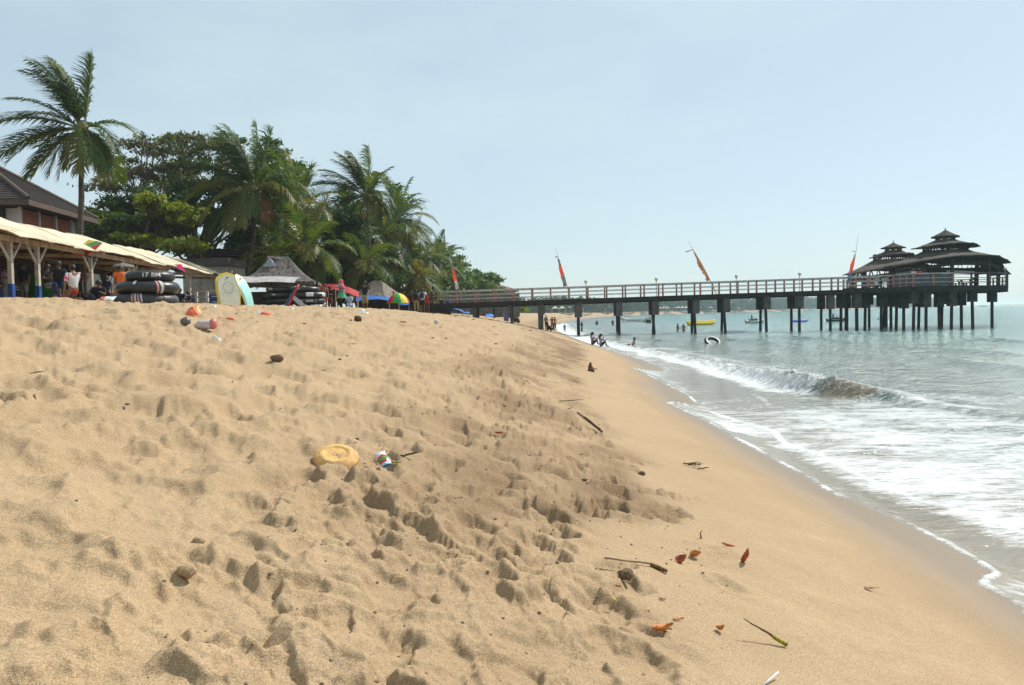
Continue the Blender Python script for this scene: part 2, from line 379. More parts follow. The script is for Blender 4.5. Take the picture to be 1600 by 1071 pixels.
def sea_material():
    N = NT('sea_water'); co = N.obj()
    f = N.attr('foam'); d = N.attr('depth'); br = N.attr('brown')
    mpv = N.n('ShaderNodeMapping'); mpv.inputs['Scale'].default_value = (.62, 1.9, 1); N.l(co, mpv.inputs[0]); cv = mpv.outputs[0]
    l1 = N.noise(cv, 1.3, 7, .66, dist=.8); l2 = N.noise(cv, 7.5, 5, .68, dist=.8)
    v = N.n('ShaderNodeTexVoronoi', feature='DISTANCE_TO_EDGE'); v.inputs['Scale'].default_value = 5.0
    wob = N.n('ShaderNodeMix', data_type='VECTOR'); wob.inputs[0].default_value = .12
    nn = N.n('ShaderNodeTexNoise'); nn.inputs['Scale'].default_value = 3; nn.inputs['Detail'].default_value = 4; N.l(cv, nn.inputs['Vector'])
    N.l(cv, wob.inputs[4]); N.l(nn.outputs['Color'], wob.inputs[5]); N.l(wob.outputs[1], v.inputs['Vector'])
    lace = N.mapr(v.outputs['Distance'], .0, .22, .16, -.06)
    val = N.math('ADD', N.math('ADD', N.mapr(l1, .3, .7, -.42, .42), N.mapr(l2, .3, .7, -.30, .30)), lace)
    m = N.math('ADD', val, N.mapr(f, 0, 1.1, -.62, .95))
    mask = N.mapr(m, -.20, .70, 0, 1, True)
    mask = N.math('MULTIPLY', mask, N.mapr(f, .02, .12))
    deep = N.mix(N.mapr(d, 18, 70), (.07, .20, .18), (.010, .150, .142))
    mid = N.mix(N.mapr(d, 5, 26), (.16, .185, .165), deep)
    c = N.mix(N.mapr(d, .2, 4.0), (.30, .24, .175), mid)
    patch = N.noise(co, .06, 4, .6)
    c = N.mix(N.math('MULTIPLY', N.mapr(patch, .4, .7), .4), c, (.05, .14, .125))
    c = N.mix(N.math('MULTIPLY', br, .85), c, (.21, .165, .115))
    c = N.mix(mask, c, (.60, .625, .63))
    w1 = N.noise(cv, 2.2, 5, .6); w2 = N.noise(co, 9, 4, .6); w3 = N.noise(cv, .55, 5, .6)
    calm = N.math('MULTIPLY', N.mapr(d, .3, 2.5, .12, 1), N.mapr(d, 8, 60, 1, 2.2))
    h = N.math('ADD', N.math('MULTIPLY', w1, 1.0), N.math('ADD', N.math('MULTIPLY', w2, .16), N.math('MULTIPLY', w3, 2.2)))
    h = N.math('ADD', N.math('MULTIPLY', h, calm), N.math('MULTIPLY', mask, .10))
    rough = N.math('ADD', N.math('ADD', N.math('MULTIPLY', mask, .5), .13), N.math('MULTIPLY', br, .3))
    N.bsdf(c, rough, .33, h, 1.0, .11, ior=1.33)
    return N.m
MAT_SEA = sea_material()
rsea = np.concatenate([radii(2.6, .0020, .0125, 160), np.geomspace(160, 14000, 60)[1:]])
th2 = np.concatenate([np.linspace(R(-2), R(41), 640), np.linspace(R(41), R(180), 60)[1:]])
Rr, T = np.meshgrid(rsea, th2, indexing='ij'); X = Rr*np.sin(T); Y = Rr*np.cos(T)
n, m = X.shape; i = np.arange(n-1)[:, None]; j = np.arange(m-1)[None, :]
Q = np.stack([i*m+j, (i+1)*m+j, (i+1)*m+j+1, i*m+j+1], -1).reshape(-1, 4)
S = shore_s(X, Y); Z, Fo, Dp, Br = sea_fields(X, Y, S)
keep = (S.ravel()[Q] < 3.5).any(axis=1) & (~((S.ravel()[Q] > .5).all(axis=1) & (Y.ravel()[Q] > 160).all(axis=1)))
print('sea verts', X.size, 'faces', keep.sum())
sea = mesh_np('sea', np.stack([X, Y, Z], -1).reshape(-1, 3), Q[keep], MAT_SEA, {'foam': Fo, 'depth': Dp, 'brown': Br}, 'structure')
SEA_Z = Z
def seaz(x, y):
    r = math.hypot(x, y); a = math.atan2(x, y)
    i = int(np.clip(np.searchsorted(rsea, r), 1, len(rsea)-1)); j = int(np.clip(np.searchsorted(th2, a), 1, len(th2)-1))
    return float(SEA_Z[i, j])
# ------------------------------------------------------------------ mesh building
class MB:
    def __init__(s): s.v = []; s.f = []; s.mi = []; s.cur = 0
    def add(s, vs, fs):
        b = len(s.v); s.v += [tuple(v) for v in vs]; s.f += [tuple(b+i for i in f) for f in fs]; s.mi += [s.cur]*len(fs); return s
    def box(s, c, sz, rot=None, taper=1.0):
        vs = []
        for z in (-.5, .5):
            k = 1.0 if z < 0 else taper
            for x, y in ((-.5,-.5),(.5,-.5),(.5,.5),(-.5,.5)):
                v = Vector((x*sz[0]*k, y*sz[1]*k, z*sz[2]))
                if rot is not None: v = rot @ v
                vs.append(v+Vector(c))
        return s.add(vs, [(3,2,1,0),(4,5,6,7),(0,1,5,4),(1,2,6,5),(2,3,7,6),(3,0,4,7)])
    def beam(s, a, b, w, h):
        """a squared timber from a to b"""
        a, b = Vector(a), Vector(b); d = b-a; L = d.length; d.normalize()
        side = d.cross(Vector((0,0,1)));
        if side.length < 1e-3: side = Vector((1,0,0))
        side.normalize(); up = side.cross(d)
        vs = []
        for p in (a, b):
            for x, y in ((-.5,-.5),(.5,-.5),(.5,.5),(-.5,.5)): vs.append(p+side*x*w+up*y*h)
        return s.add(vs, [(3,2,1,0),(4,5,6,7),(0,1,5,4),(1,2,6,5),(2,3,7,6),(3,0,4,7)])
    def tube(s, pts, rad, n=8, cap=True):
        pts = [Vector(p) for p in pts]; k = len(pts)
        if not hasattr(rad, '__len__'): rad = [rad]*k
        rings = []; up = Vector((0,0,1))
        prev = None
        for i, p in enumerate(pts):
            d = (pts[min(i+1, k-1)]-pts[max(i-1, 0)]).normalized()
            if prev is None:
                a = d.cross(Vector((0,0,1)))
                if a.length < .05: a = d.cross(Vector((1,0,0)))
            else:
                a = prev - d*prev.dot(d)
            a.normalize(); prev = a; b = d.cross(a)
            rings.append([p+(a*math.cos(t)+b*math.sin(t))*rad[i] for t in [2*math.pi*j/n for j in range(n)]])
        vs = [v for r in rings for v in r]; fs = []
        for i in range(k-1):
            for j in range(n):
                fs.append((i*n+j, i*n+(j+1) % n, (i+1)*n+(j+1) % n, (i+1)*n+j))
        if cap: fs += [tuple(range(n))[::-1], tuple((k-1)*n+j for j in range(n))]
        return s.add(vs, fs)
    def lathe(s, prof, c=(0,0,0), n=16, sx=1, sy=1):
        vs = []; fs = []; c = Vector(c)
        for r, z in prof:
            for j in range(n):
                t = 2*math.pi*j/n; vs.append(c+Vector((r*math.cos(t)*sx, r*math.sin(t)*sy, z)))
        for i in range(len(prof)-1):
            for j in range(n): fs.append((i*n+j, i*n+(j+1) % n, (i+1)*n+(j+1) % n, (i+1)*n+j))
        return s.add(vs, fs)
    def ball(s, c, r, n=12, m=8, sz=(1,1,1)):
        vs = []; fs = []; c = Vector(c)
        for i in range(m+1):
            p = math.pi*i/m
            for j in range(n):
                t = 2*math.pi*j/n; vs.append(c+Vector((r*sz[0]*math.sin(p)*math.cos(t), r*sz[1]*math.sin(p)*math.sin(t), -r*sz[2]*math.cos(p))))
        for i in range(m):
            for j in range(n): fs.append((i*n+j, i*n+(j+1) % n, (i+1)*n+(j+1) % n, (i+1)*n+j))
        return s.add(vs, fs)
    def sheet(s, grid, thick=0.0, nrm=Vector((0,0,1))):
        """a surface through rows of points, with thickness"""
        n, m = len(grid), len(grid[0]); vs = [Vector(p) for r in grid for p in r]; fs = []
        for i in range(n-1):
            for j in range(m-1): fs.append((i*m+j, i*m+j+1, (i+1)*m+j+1, (i+1)*m+j))
        if thick:
            k = len(vs); vs += [v-nrm*thick for v in vs]; fs += [tuple(k+a for a in f[::-1]) for f in fs]
            rim = [j for j in range(m)] + [i*m+m-1 for i in range(1, n)] + [(n-1)*m+j for j in range(m-2, -1, -1)] + [i*m for i in range(n-2, 0, -1)]
            for a, b in zip(rim, rim[1:]+rim[:1]): fs.append((b, a, k+a, k+b))
        return s.add(vs, fs)
    def poly(s, pts, thick, nrm):
        nrm = Vector(nrm).normalized(); n = len(pts); vs = [Vector(p) for p in pts]; vs += [v-nrm*thick for v in vs]
        fs = [tuple(range(n)), tuple(range(2*n-1, n-1, -1))]+[(i, n+i, n+(i+1) % n, (i+1) % n) for i in range(n)]
        return s.add(vs, fs)
    def build(s, name, mat, parent=None, smooth=False, bevel=0):
        org = Vector(parent['_o']) if (parent is not None and '_o' in parent) else Vector((0,0,0))
        me = bpy.data.meshes.new(name)
        me.from_pydata([(v[0]-org.x, v[1]-org.y, v[2]-org.z) for v in s.v], [], s.f)
        for mm in (mat if isinstance(mat, list) else [mat]): me.materials.append(mm)
        if any(s.mi): me.polygons.foreach_set('material_index', s.mi)
        if smooth: me.polygons.foreach_set('use_smooth', [True]*len(me.polygons))
        me.update()
        o = bpy.data.objects.new(name, me); COL.objects.link(o)
        if parent is not None:
            o.parent = parent
            if '_o' in parent: o['_o'] = parent['_o'] if False else list(org)
        if bevel:
            b = o.modifiers.new('bevel', 'BEVEL'); b.width = bevel; b.segments = 2; b.limit_method = 'ANGLE'
        return o
def tag(o, label=None, cat=None, group=None, kind=None):
    if label: o['label'] = label
    if cat: o['category'] = cat
    if group: o['group'] = group
    if kind: o['kind'] = kind
    return o
def thing(name, label, cat, loc, group=None, rz=0):
    """an Empty at the thing's base; parts are modelled in world coordinates and stored relative to it"""
    o = bpy.data.objects.new(name, None); COL.objects.link(o); o.empty_display_size = .2
    o.location = loc; o['_o'] = [float(a) for a in loc]
    return tag(o, label, cat, group)
def single(o, label, cat, loc=None, group=None):
    """a thing that is one mesh: put its origin at its base"""
    if loc is not None:
        l = Vector(loc); o.data.transform(Matrix.Translation(-l)); o.location = l
    return tag(o, label, cat, group)
def kids(o): return [c for c in list(o.children)]
def copy_thing(o, loc, rz=None, label=None):
    def rec(src, par):
        c = src.copy(); COL.objects.link(c)
        if par is not None: c.parent = par
        for ch in kids(src): rec(ch, c)
        return c
    c = rec(o, None); c.location = loc
    if rz is not None: c.rotation_euler = (0, 0, rz)
    if label: c['label'] = label
    return c

_mc = {}
def mat(name, col, rough=.75, spec=.25, var=.12, scale=6, bump=.25, bd=.01, stretch=None, col2=None, metal=0):
    """a plain procedural material: two tones of noise, fine relief"""
    if name in _mc: return _mc[name]
    N = NT(name); co = N.obj(); v = co
    if stretch:
        m = N.n('ShaderNodeMapping'); m.inputs['Scale'].default_value = stretch; N.l(co, m.inputs[0]); v = m.outputs[0]
    a = N.noise(v, scale, 5, .6); b = N.noise(v, scale*5, 3, .6)
    c2 = col2 or tuple(c*(1-2.2*var) for c in col); c1 = tuple(min(1, c*(1+var)) for c in col)
    c = N.mix(N.mapr(N.math('ADD', N.math('MULTIPLY', a, .7), N.math('MULTIPLY', b, .3)), .36, .62), c2, c1)
    N.bsdf(c, N.mapr(b, .3, .7, max(.05, rough-.1), min(1, rough+.1)), spec, N.math('ADD', a, N.math('MULTIPLY', b, .5)), bump, bd, metal)
    _mc[name] = N.m; return N.m
def leafmat(name, c1, c2, c3=None, trans=.35, scale=.6, rough=.5):
    if name in _mc: return _mc[name]
    N = NT(name); geo = N.n('ShaderNodeNewGeometry'); 
    a = N.noise(N.obj(), scale, 3, .6); b = N.noise(N.obj(), 9, 2, .6)
    c = N.mix(N.mapr(a, .35, .65), c1, c2)
    if c3: c = N.mix(N.mapr(b, .55, .66), c, c3)
    p = N.n('ShaderNodeBsdfPrincipled'); N.l(c, p.inputs['Base Color']); p.inputs['Roughness'].default_value = rough; p.inputs['Specular IOR Level'].default_value = .35 if 'far' not in name else .05
    t = N.n('ShaderNodeBsdfTranslucent'); hs = N.n('ShaderNodeHueSaturation'); hs.inputs['Hue'].default_value = .485; hs.inputs['Value'].default_value = 1.5; hs.inputs['Saturation'].default_value = 1.1
    N.l(c, hs.inputs['Color']); N.l(hs.outputs[0], t.inputs['Color'])
    m = N.n('ShaderNodeMixShader'); m.inputs[0].default_value = trans
    N.l(p.outputs[0], m.inputs[1]); N.l(t.outputs[0], m.inputs[2]); N.l(m.outputs[0], N.out.inputs[0])
    _mc[name] = N.m; return N.m
# ------------------------------------------------------------------ placing
def spot(px, D, dz=0.0):
    x = P(px, 492.6-.02*(px-800), D).x
    return Vector((x, D, sandz(x, D)+dz))
def wspot(px, D, dz=0.0):
    x = P(px, 500, D).x
    return Vector((x, D, seaz(x, D)+dz))
M_THATCH = mat('thatch', (.085,.072,.062), .95, .1, .28, 5, .9, .05, (1,1,.35))
M_THATCH2 = mat('grey_thatch', (.26,.22,.18), .95, .1, .3, 6, .9, .05, (1,1,.35))
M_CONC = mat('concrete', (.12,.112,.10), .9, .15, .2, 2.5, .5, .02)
M_CONCD = mat('shaded_concrete', (.05,.048,.047), .9, .15, .25, 2.5, .5, .02)  # concrete copy darkened to carry the shade at and under the deck
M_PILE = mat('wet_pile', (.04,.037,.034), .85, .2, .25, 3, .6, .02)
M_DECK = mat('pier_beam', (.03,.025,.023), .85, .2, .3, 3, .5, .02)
M_SALMON = mat('salmon_paint', (.44,.19,.15), .7, .25, .2, 4, .3)
M_RAIL = mat('pale_rail', (.56,.52,.48), .7, .25, .2, 4, .3)
M_DRAIL = mat('dark_rail', (.14,.09,.08), .7, .25, .2, 4, .3)
M_REDW = mat('red_brown_wood', (.20,.07,.045), .7, .25, .25, 5, .3)
M_DKW = mat('dark_wood', (.05,.036,.03), .8, .2, .25, 5, .3)
M_WOOD = mat('pale_timber', (.42,.32,.23), .8, .2, .2, 5, .4, .01, (1,1,.2))
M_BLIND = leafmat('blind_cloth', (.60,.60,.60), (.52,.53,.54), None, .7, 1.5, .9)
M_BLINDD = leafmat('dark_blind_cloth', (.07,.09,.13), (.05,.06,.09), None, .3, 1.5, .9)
M_GLOBE = mat('globe_glass', (.75,.66,.42), .3, .5, .05)
M_BAMBOO = mat('bamboo', (.38,.29,.16), .6, .3, .2, 8)
M_BLACKRUB = mat('black_rubber', (.022,.022,.024), .38, .5, .25, 3, .25, .01)
M_BLACKRUB2 = mat('dusty_rubber', (.045,.043,.042), .5, .45, .25, 3, .25, .01)

M_WB = leafmat('windbreak_grey', (.16,.17,.18), (.12,.13,.14), None, .4, 1.5, .9)
# ------------------------------------------------------------------ pier
def PD(X): return 69.2-.06*X
def PX(px):
    k = (px-800)/1200.0; return 69.2*k/(1+.06*k)
def PZt(X): return 3.2+(X+1.55)*.0135
pw = Vector((.06, 1, 0)).normalized()
def pp(X, w=0, dz=0): 
    v = Vector((X, PD(X), PZt(X)+dz)); return v+pw*w
PWID = 3.0
XL, XR = -13.0, PX(1398)
pier = thing('pier', 'long dark pier on concrete piles with salmon pink railing posts reaching over the sea', 'pier', (0, PD(0), 0))
m = MB(); k = 24
for i in range(k):
    xa, xb = XL+(XR-XL)*i/k, XL+(XR-XL)*(i+1)/k
    vs = [pp(xa,0,0), pp(xb,0,0), pp(xb,PWID,0), pp(xa,PWID,0), pp(xa,0,-.14), pp(xb,0,-.14), pp(xb,PWID,-.14), pp(xa,PWID,-.14)]
    m.add(vs, [(0,1,2,3),(7,6,5,4),(4,5,1,0),(6,7,3,2)])
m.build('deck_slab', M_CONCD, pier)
for w in (-.06, PWID+.06):
    m = MB(); m.beam(pp(XL,w,-.17), pp(XR,w,-.17), .12, .38); m.build('edge_beam', M_DECK, pier)
m = MB(); m.beam(pp(XL,PWID/2,-.3), pp(XR,PWID/2,-.3), .3, .3); m.build('edge_beam', M_DECK, pier)
px = 686.0; posts = []
while px < 1394:
    posts.append(PX(px)); px += 29.25
def shared(name, me_src, parent, loc, mats=None):
    o = bpy.data.objects.new(name, me_src); COL.objects.link(o); o.parent = parent; o.location = Vector(loc)-Vector(parent['_o']); return o
def proto_mesh(mb, name, mt, smooth=False):
    me = bpy.data.meshes.new(name); me.from_pydata([tuple(v) for v in mb.v], [], mb.f)
    for q in (mt if isinstance(mt, list) else [mt]): me.materials.append(q)
    if any(mb.mi): me.polygons.foreach_set('material_index', mb.mi)
    if smooth: me.polygons.foreach_set('use_smooth', [True]*len(me.polygons))
    me.update(); return me
b = MB(); b.box((0,0,.56), (.13,.13,1.12)); postme = proto_mesh(b, 'railing_post', M_SALMON)
b = MB(); b.box((0,0,.56), (.13,.13,1.12)); b.box((.27,0,.56), (.13,.13,1.12)); post2me = proto_mesh(b, 'railing_post', M_SALMON)
for w, off in ((.04, 0), (PWID-.04, 0)):
    for i, X_ in enumerate(posts):
        shared('railing_post', postme, pier, pp(X_, w, 0))
    for h, r in ((1.10, .06), (.72, .035), (.38, .03)):
        m = MB(); m.tube([pp(XL, w-.075, h), pp(XR, w-.075, h)], r, 6); m.build('top_rail' if h > 1 else 'mid_rail', M_RAIL, pier)
cap_px = [846, 905, 968.5, 1025.5, 1089, 1137, 1200.5, 1251.5, 1300, 1342]
for i, cpx in enumerate(cap_px):
    Xc = PX(cpx)
    for w in (.28, PWID-.28):
        c = pp(Xc, w, 0); 
        ch = 1.3 if i else .95
        if i in (6, 7): ch = 1.15
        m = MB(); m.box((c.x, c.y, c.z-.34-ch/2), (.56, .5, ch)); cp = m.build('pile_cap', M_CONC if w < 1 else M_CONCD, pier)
        zt = c.z-.33-ch
        lean = {3: .25, 4: .15, 5: .22, 6: .12}.get(i, .03)*(1 if w < 1 else -.6)
        zb = (min(0, ground(c.x, c.y))-1.0)
        m = MB(); m.tube([(c.x-lean, c.y, zt+.05), (c.x+lean*.2, c.y, zb)], [.125, .135], 8); m.build('pile', M_PILE if i > 0 else M_CONC, pier)
        if i == 0:
            m = MB(); m.box((c.x-.05, c.y, (zt+zb)/2), (.42, .3, zt-zb)); m.build('pile', M_CONC, pier)
for cpx in (742, 797):
    Xc = PX(cpx)
    for w in (.3, PWID-.3):
        c = pp(Xc, w, 0)
        m = MB(); m.box((c.x, c.y, c.z-.34-.5), (.35, .35, 1.3)); m.box((c.x+.12, c.y, c.z-1.6), (.16,.2,1.6)); m.build('pile', M_CONC, pier)
m = MB(); a = pp(XL, -.02, 0); b_ = pp(PX(700), -.02, 0)
m.box(((a.x+b_.x)/2, (a.y+b_.y)/2+1.5, 2.1), (abs(b_.x-a.x), 2.8, 1.7)); m.build('abutment', M_CONCD, pier)

# platform at the end of the pier
def pt(px, D, z): 
    v = P(px, 470, D); return Vector((v.x, D, z))
PLZ = PZt(PX(1398))+.02
plat = thing('pier_platform', 'dark railed platform on many piles carrying the two pavilions at the pier end', 'platform', (pt(1470, 72, 0)))
poly = [(1318,67.3),(1396,66.4),(1427,64.9),(1489,64.6),(1573,67.6),(1574,76),(1545,82),(1335,82),(1318,75)]
pv = [pt(a, d, PLZ) for a, d in poly]
m = MB(); m.poly(pv, .2, (0,0,1)); m.build('deck_slab', M_CONCD, plat)
for a, b_ in zip(pv, pv[1:]+pv[:1]):
    m = MB(); m.beam(a+Vector((0,-.02,-.17)), b_+Vector((0,-.02,-.17)), .12, .44); m.build('edge_beam', M_DECK, plat)
def rail_run(a, b_, n, pm, rm, par, last=True):
    for i in range(n+(1 if last else 0)):
        q = a.lerp(b_, i/n); me = postme if pm == M_SALMON else dpostme
        shared('railing_post', me, par, q)
    for h, r in ((1.10, .05), (.72, .03), (.38, .03)):
        m = MB(); m.tube([a+Vector((0,-.08,h)), b_+Vector((0,-.08,h))], r, 6); m.build('top_rail' if h > 1 else 'mid_rail', rm, par)
b = MB(); b.box((0,0,.56), (.12,.12,1.12)); dpostme = proto_mesh(b, 'dark_railing_post', M_DRAIL)
rail_run(pv[1], pv[2], 3, M_SALMON, M_RAIL, plat, False); rail_run(pv[2], pv[3], 2, M_SALMON, M_RAIL, plat)
rail_run(pv[3], pv[4], 3, 0, M_DRAIL, plat); rail_run(pv[4], pv[5], 4, 0, M_DRAIL, plat); rail_run(pv[5], pv[6], 4, 0, M_DRAIL, plat); rail_run(pv[6], pv[7], 10, M_SALMON, M_RAIL, plat); rail_run(pv[7], pv[8], 3, M_SALMON, M_RAIL, plat)
for a, d, ch in [(1314,68.5,1.25),(1322,74,1.25),(1338,68,1.25),(1352,69,1.3),(1358,77,1.0),(1377,68,1.2),(1382,76,1.0),(1392,72,1.2),(1401,68.6,1.25),(1412,67,1.4),(1428,66.3,1.0),(1436,71,1.3),(1447,66.4,1.35),(1467,67,1.35),(1472,74,1.1),(1487,66.8,1.3),(1502,69,1.25),(1519,67.2,.95),(1550,69,1.0),(1385,80,1.0)]:
    c = pt(a, d, PLZ-.2)
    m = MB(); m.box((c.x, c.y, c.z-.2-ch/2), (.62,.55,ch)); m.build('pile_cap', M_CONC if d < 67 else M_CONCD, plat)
    m = MB(); m.tube([(c.x, c.y, c.z-.15-ch), (c.x+random.uniform(-.12,.12), c.y, -2.2)], [.13,.14], 8); m.build('pile', M_PILE, plat)

# ------------------------------------------------------------------ pavilions
def tier(c, r0, z0, r1, z1, n=8, sag=.12, rot=0.0, seed=0, drp=0.0, th=.09):
    """a thatched roof tier: eave (r0,z0) up to (r1,z1), slightly hollow, ragged at the edge"""
    rg = random.Random(seed); m = MB(); seg = 6; st = 5; rows = []
    for k in range(st+1):
        t = k/st; row = []
        for i in range(n*seg):
            a = i/seg; ia = int(a); fr = a-ia
            a0 = rot+2*math.pi*ia/n; a1 = rot+2*math.pi*(ia+1)/n
            p0 = Vector((math.cos(a0), math.sin(a0), 0)); p1 = Vector((math.cos(a1), math.sin(a1), 0)); q = p0.lerp(p1, fr)
            rr = r0+(r1-r0)*t; zz = z0+(z1-z0)*t - sag*math.sin(math.pi*t)
            jit = rg.uniform(-.045, .045) if k == 0 else rg.uniform(-.015, .015)
            row.append(Vector(c)+q*(rr+jit)+Vector((0,0,zz+jit*.6-drp*(1-t)*q.x*q.x)))
        rows.append(row)
    N_ = n*seg; vs = [v for r in rows for v in r]; fs = []
    low = [v+Vector((0,0,-th)) for v in rows[0]]; lowt = [v+Vector((0,0,-.06)) for v in rows[-1]]
    for k in range(st):
        for i in range(N_): fs.append((k*N_+i, k*N_+(i+1) % N_, (k+1)*N_+(i+1) % N_, (k+1)*N_+i))
    b0 = len(vs); vs += low; b1 = len(vs); vs += lowt
    for i in range(N_):
        j = (i+1) % N_
        fs.append((b0+i, b0+j, j, i)); fs.append((b1+i, b1+j, b0+j, b0+i))
    if r1 < .05: pass
    m.add(vs, fs); return m
def pavilion(label, c, ztop, R0, eave, R0t, zt0, R1, z1, R1t, zt1, R2, z2, apex, Rp, pmat, group, rot, blinds, seed):
    t = thing('pavilion', label, 'pavilion', c, group)
    C = Vector((c[0], c[1], 0))
    tier(C, R0, eave, R0t, zt0, sag=.10, rot=rot, seed=seed, drp=.62).build('lower_roof', M_THATCH, t, True)
    tier(C, R1, z1, R1t, zt1, sag=.08, rot=rot, seed=seed+1, drp=.22).build('middle_roof', M_THATCH, t, True)
    m = tier(C, R2, z2, .04, apex, sag=.03, rot=rot, seed=seed+2); m.build('top_roof', M_THATCH, t, True)
    m = MB(); m.tube([C+Vector((0,0,apex-.1)), C+Vector((0,0,apex+.22))], [.05,.03], 6); m.build('finial', M_DKW, t)
    post = []; dz = []
    for i in range(8):
        a = rot+2*math.pi*i/8; p = C+Vector((math.cos(a)*Rp, math.sin(a)*Rp, 0)); post.append(p)
        tt = (R0-Rp)/(R0-R0t); ez = -.62*(1-tt)*math.cos(a)**2; dz.append(ez); m = MB(); m.beam(p+Vector((0,0,ztop)), p+Vector((0,0,eave+(zt0-eave)*tt+ez-.12)), .24, .24); m.build('post', pmat, t)
    for i in range(8):
        a, b_ = post[i]+Vector((0,0,dz[i])), post[(i+1) % 8]+Vector((0,0,dz[(i+1) % 8]))
        m = MB(); m.beam(a+Vector((0,0,eave-.62)), b_+Vector((0,0,eave-.62)), .14, .26); m.build('tie_beam', pmat, t)
        m = MB()                                            # short struts between the beam and the roof
        for k in range(1, 8):
            q = a.lerp(b_, k/8); m.beam(q+Vector((0,0,eave-.5)), q+(b_-a).normalized()*(.14 if k % 2 else -.14)+Vector((0,0,eave-.02)), .06, .05)
        m.beam(a+Vector((0,0,eave+.02)), b_+Vector((0,0,eave+.02)), .08, .08)
        m.build('strut_row', pmat, t)
    for Rq, za, zb in ((R0t-.12, zt0-.15, z1+.12), (R1t-.05, zt1-.1, z2+.06)):
        m = MB()
        for i in range(8):
            a0 = rot+2*math.pi*i/8; a1 = rot+2*math.pi*(i+1)/8
            a = C+Vector((math.cos(a0)*Rq, math.sin(a0)*Rq, 0)); b_ = C+Vector((math.cos(a1)*Rq, math.sin(a1)*Rq, 0))
            m.beam(a+Vector((0,0,za)), a+Vector((0,0,zb)), .1, .1)
            nn = 6 if Rq > 1 else 2
            for k in range(nn):
                q0 = a.lerp(b_, k/nn); q1 = a.lerp(b_, (k+1)/nn)
                m.beam(q0+Vector((0,0,za)), q1+Vector((0,0,zb)), .04, .04); m.beam(q0+Vector((0,0,zb)), q1+Vector((0,0,za)), .04, .04)
        m.build('clerestory_lattice', pmat, t)
    for i, top, bot, mm in blinds:
        a, b_ = post[i % 8], post[(i+1) % 8]; e = (b_-a).normalized()*.16
        g = []
        for k in range(4):
            z = eave-.75-(eave-.75-(ztop+bot))*k/3*top
            g.append([a+e+Vector((0,0,z)), (a+b_)/2+Vector((0,0,z))+Vector((.03*k, .05*k,0)), b_-e+Vector((0,0,z))])
        m = MB(); m.sheet(g, .012, (b_-a).cross(Vector((0,0,1))).normalized()); m.build('roll_blind', mm, t)
    # picnic tables
    for dx, dy in ((-1.6,.4),(1.5,-.6)):
        q = C+Vector((dx,dy,ztop))
        m = MB(); m.box(q+Vector((0,0,.74)), (1.5,.75,.05)); tb = m.build('table_top', M_DKW, t)
        for s_ in (-.55,.55):
            m = MB(); m.beam(q+Vector((s_,-.35,0)), q+Vector((s_,.25,.72)), .07,.07); m.beam(q+Vector((s_,.35,0)), q+Vector((s_,-.25,.72)), .07,.07); m.build('table_leg', M_DKW, t)
        for s_ in (-.65,.65):
            m = MB(); m.box(q+Vector((0,s_,.44)), (1.5,.28,.05)); m.box(q+Vector((-.5,s_,.21)), (.07,.2,.42)); m.box(q+Vector((.5,s_,.21)), (.07,.2,.42)); m.build('bench', M_DKW, t)
    return t
c1 = pt(1477, 72, PLZ); c2 = pt(1396, 77, PLZ); rot8 = R(22.5)
pavilion('larger dark pavilion at the seaward end with three tiers of thatched roof', c1, PLZ, 5.25, 6.42, 1.95, 7.2, 2.85, 7.70, .82, 8.22, 1.22, 8.50, 9.12, 4.25, M_DKW, 'thatched pavilions on the pier platform', rot8,
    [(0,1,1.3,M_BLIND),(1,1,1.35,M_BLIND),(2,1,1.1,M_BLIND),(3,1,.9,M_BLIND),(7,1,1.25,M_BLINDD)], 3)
pavilion('smaller reddish pavilion nearer the shore partly behind the larger thatched one', c2, PLZ, 4.7, 5.95, 1.9, 6.75, 2.2, 7.24, .75, 7.68, 1.15, 7.96, 8.45, 3.8, M_REDW, 'thatched pavilions on the pier platform', rot8,
    [(0,1,.9,M_BLIND),(1,1,.9,M_BLIND),(2,1,1.0,M_BLIND),(3,1,1.0,M_BLIND)], 8)
# slanting side awning on the sea side of the large pavilion
m = MB(); q = c1; g = []
for k in range(5):
    t_ = k/4; xx = q.x+4.15+.95*t_**1.7; zz = 6.2-1.4*t_
    g.append([Vector((xx, q.y-1.7, zz)), Vector((xx, q.y+1.7, zz))])
m.sheet(g, .015, Vector((.5,0,.8)).normalized())
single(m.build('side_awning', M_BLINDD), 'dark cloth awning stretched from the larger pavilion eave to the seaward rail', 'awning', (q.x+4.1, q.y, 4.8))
# grey windbreak cloths tied to the rail of the platform
for (a, b_) in ((pv[1], pv[2]), (pv[2], pv[2].lerp(pv[3], .5)), (pv[2].lerp(pv[3], .5), pv[3])):
    m = MB(); o_ = Vector((0, .12, 0))
    g = [[a.lerp(b_, k/6)+o_+Vector((0, .03*math.sin(k*2.2), z)) for k in range(7)] for z in (1.02, .7, .35, .06)]
    m.sheet(g, .012, Vector((0,-1,0))); m.build('windbreak_cloth', M_WB, plat)

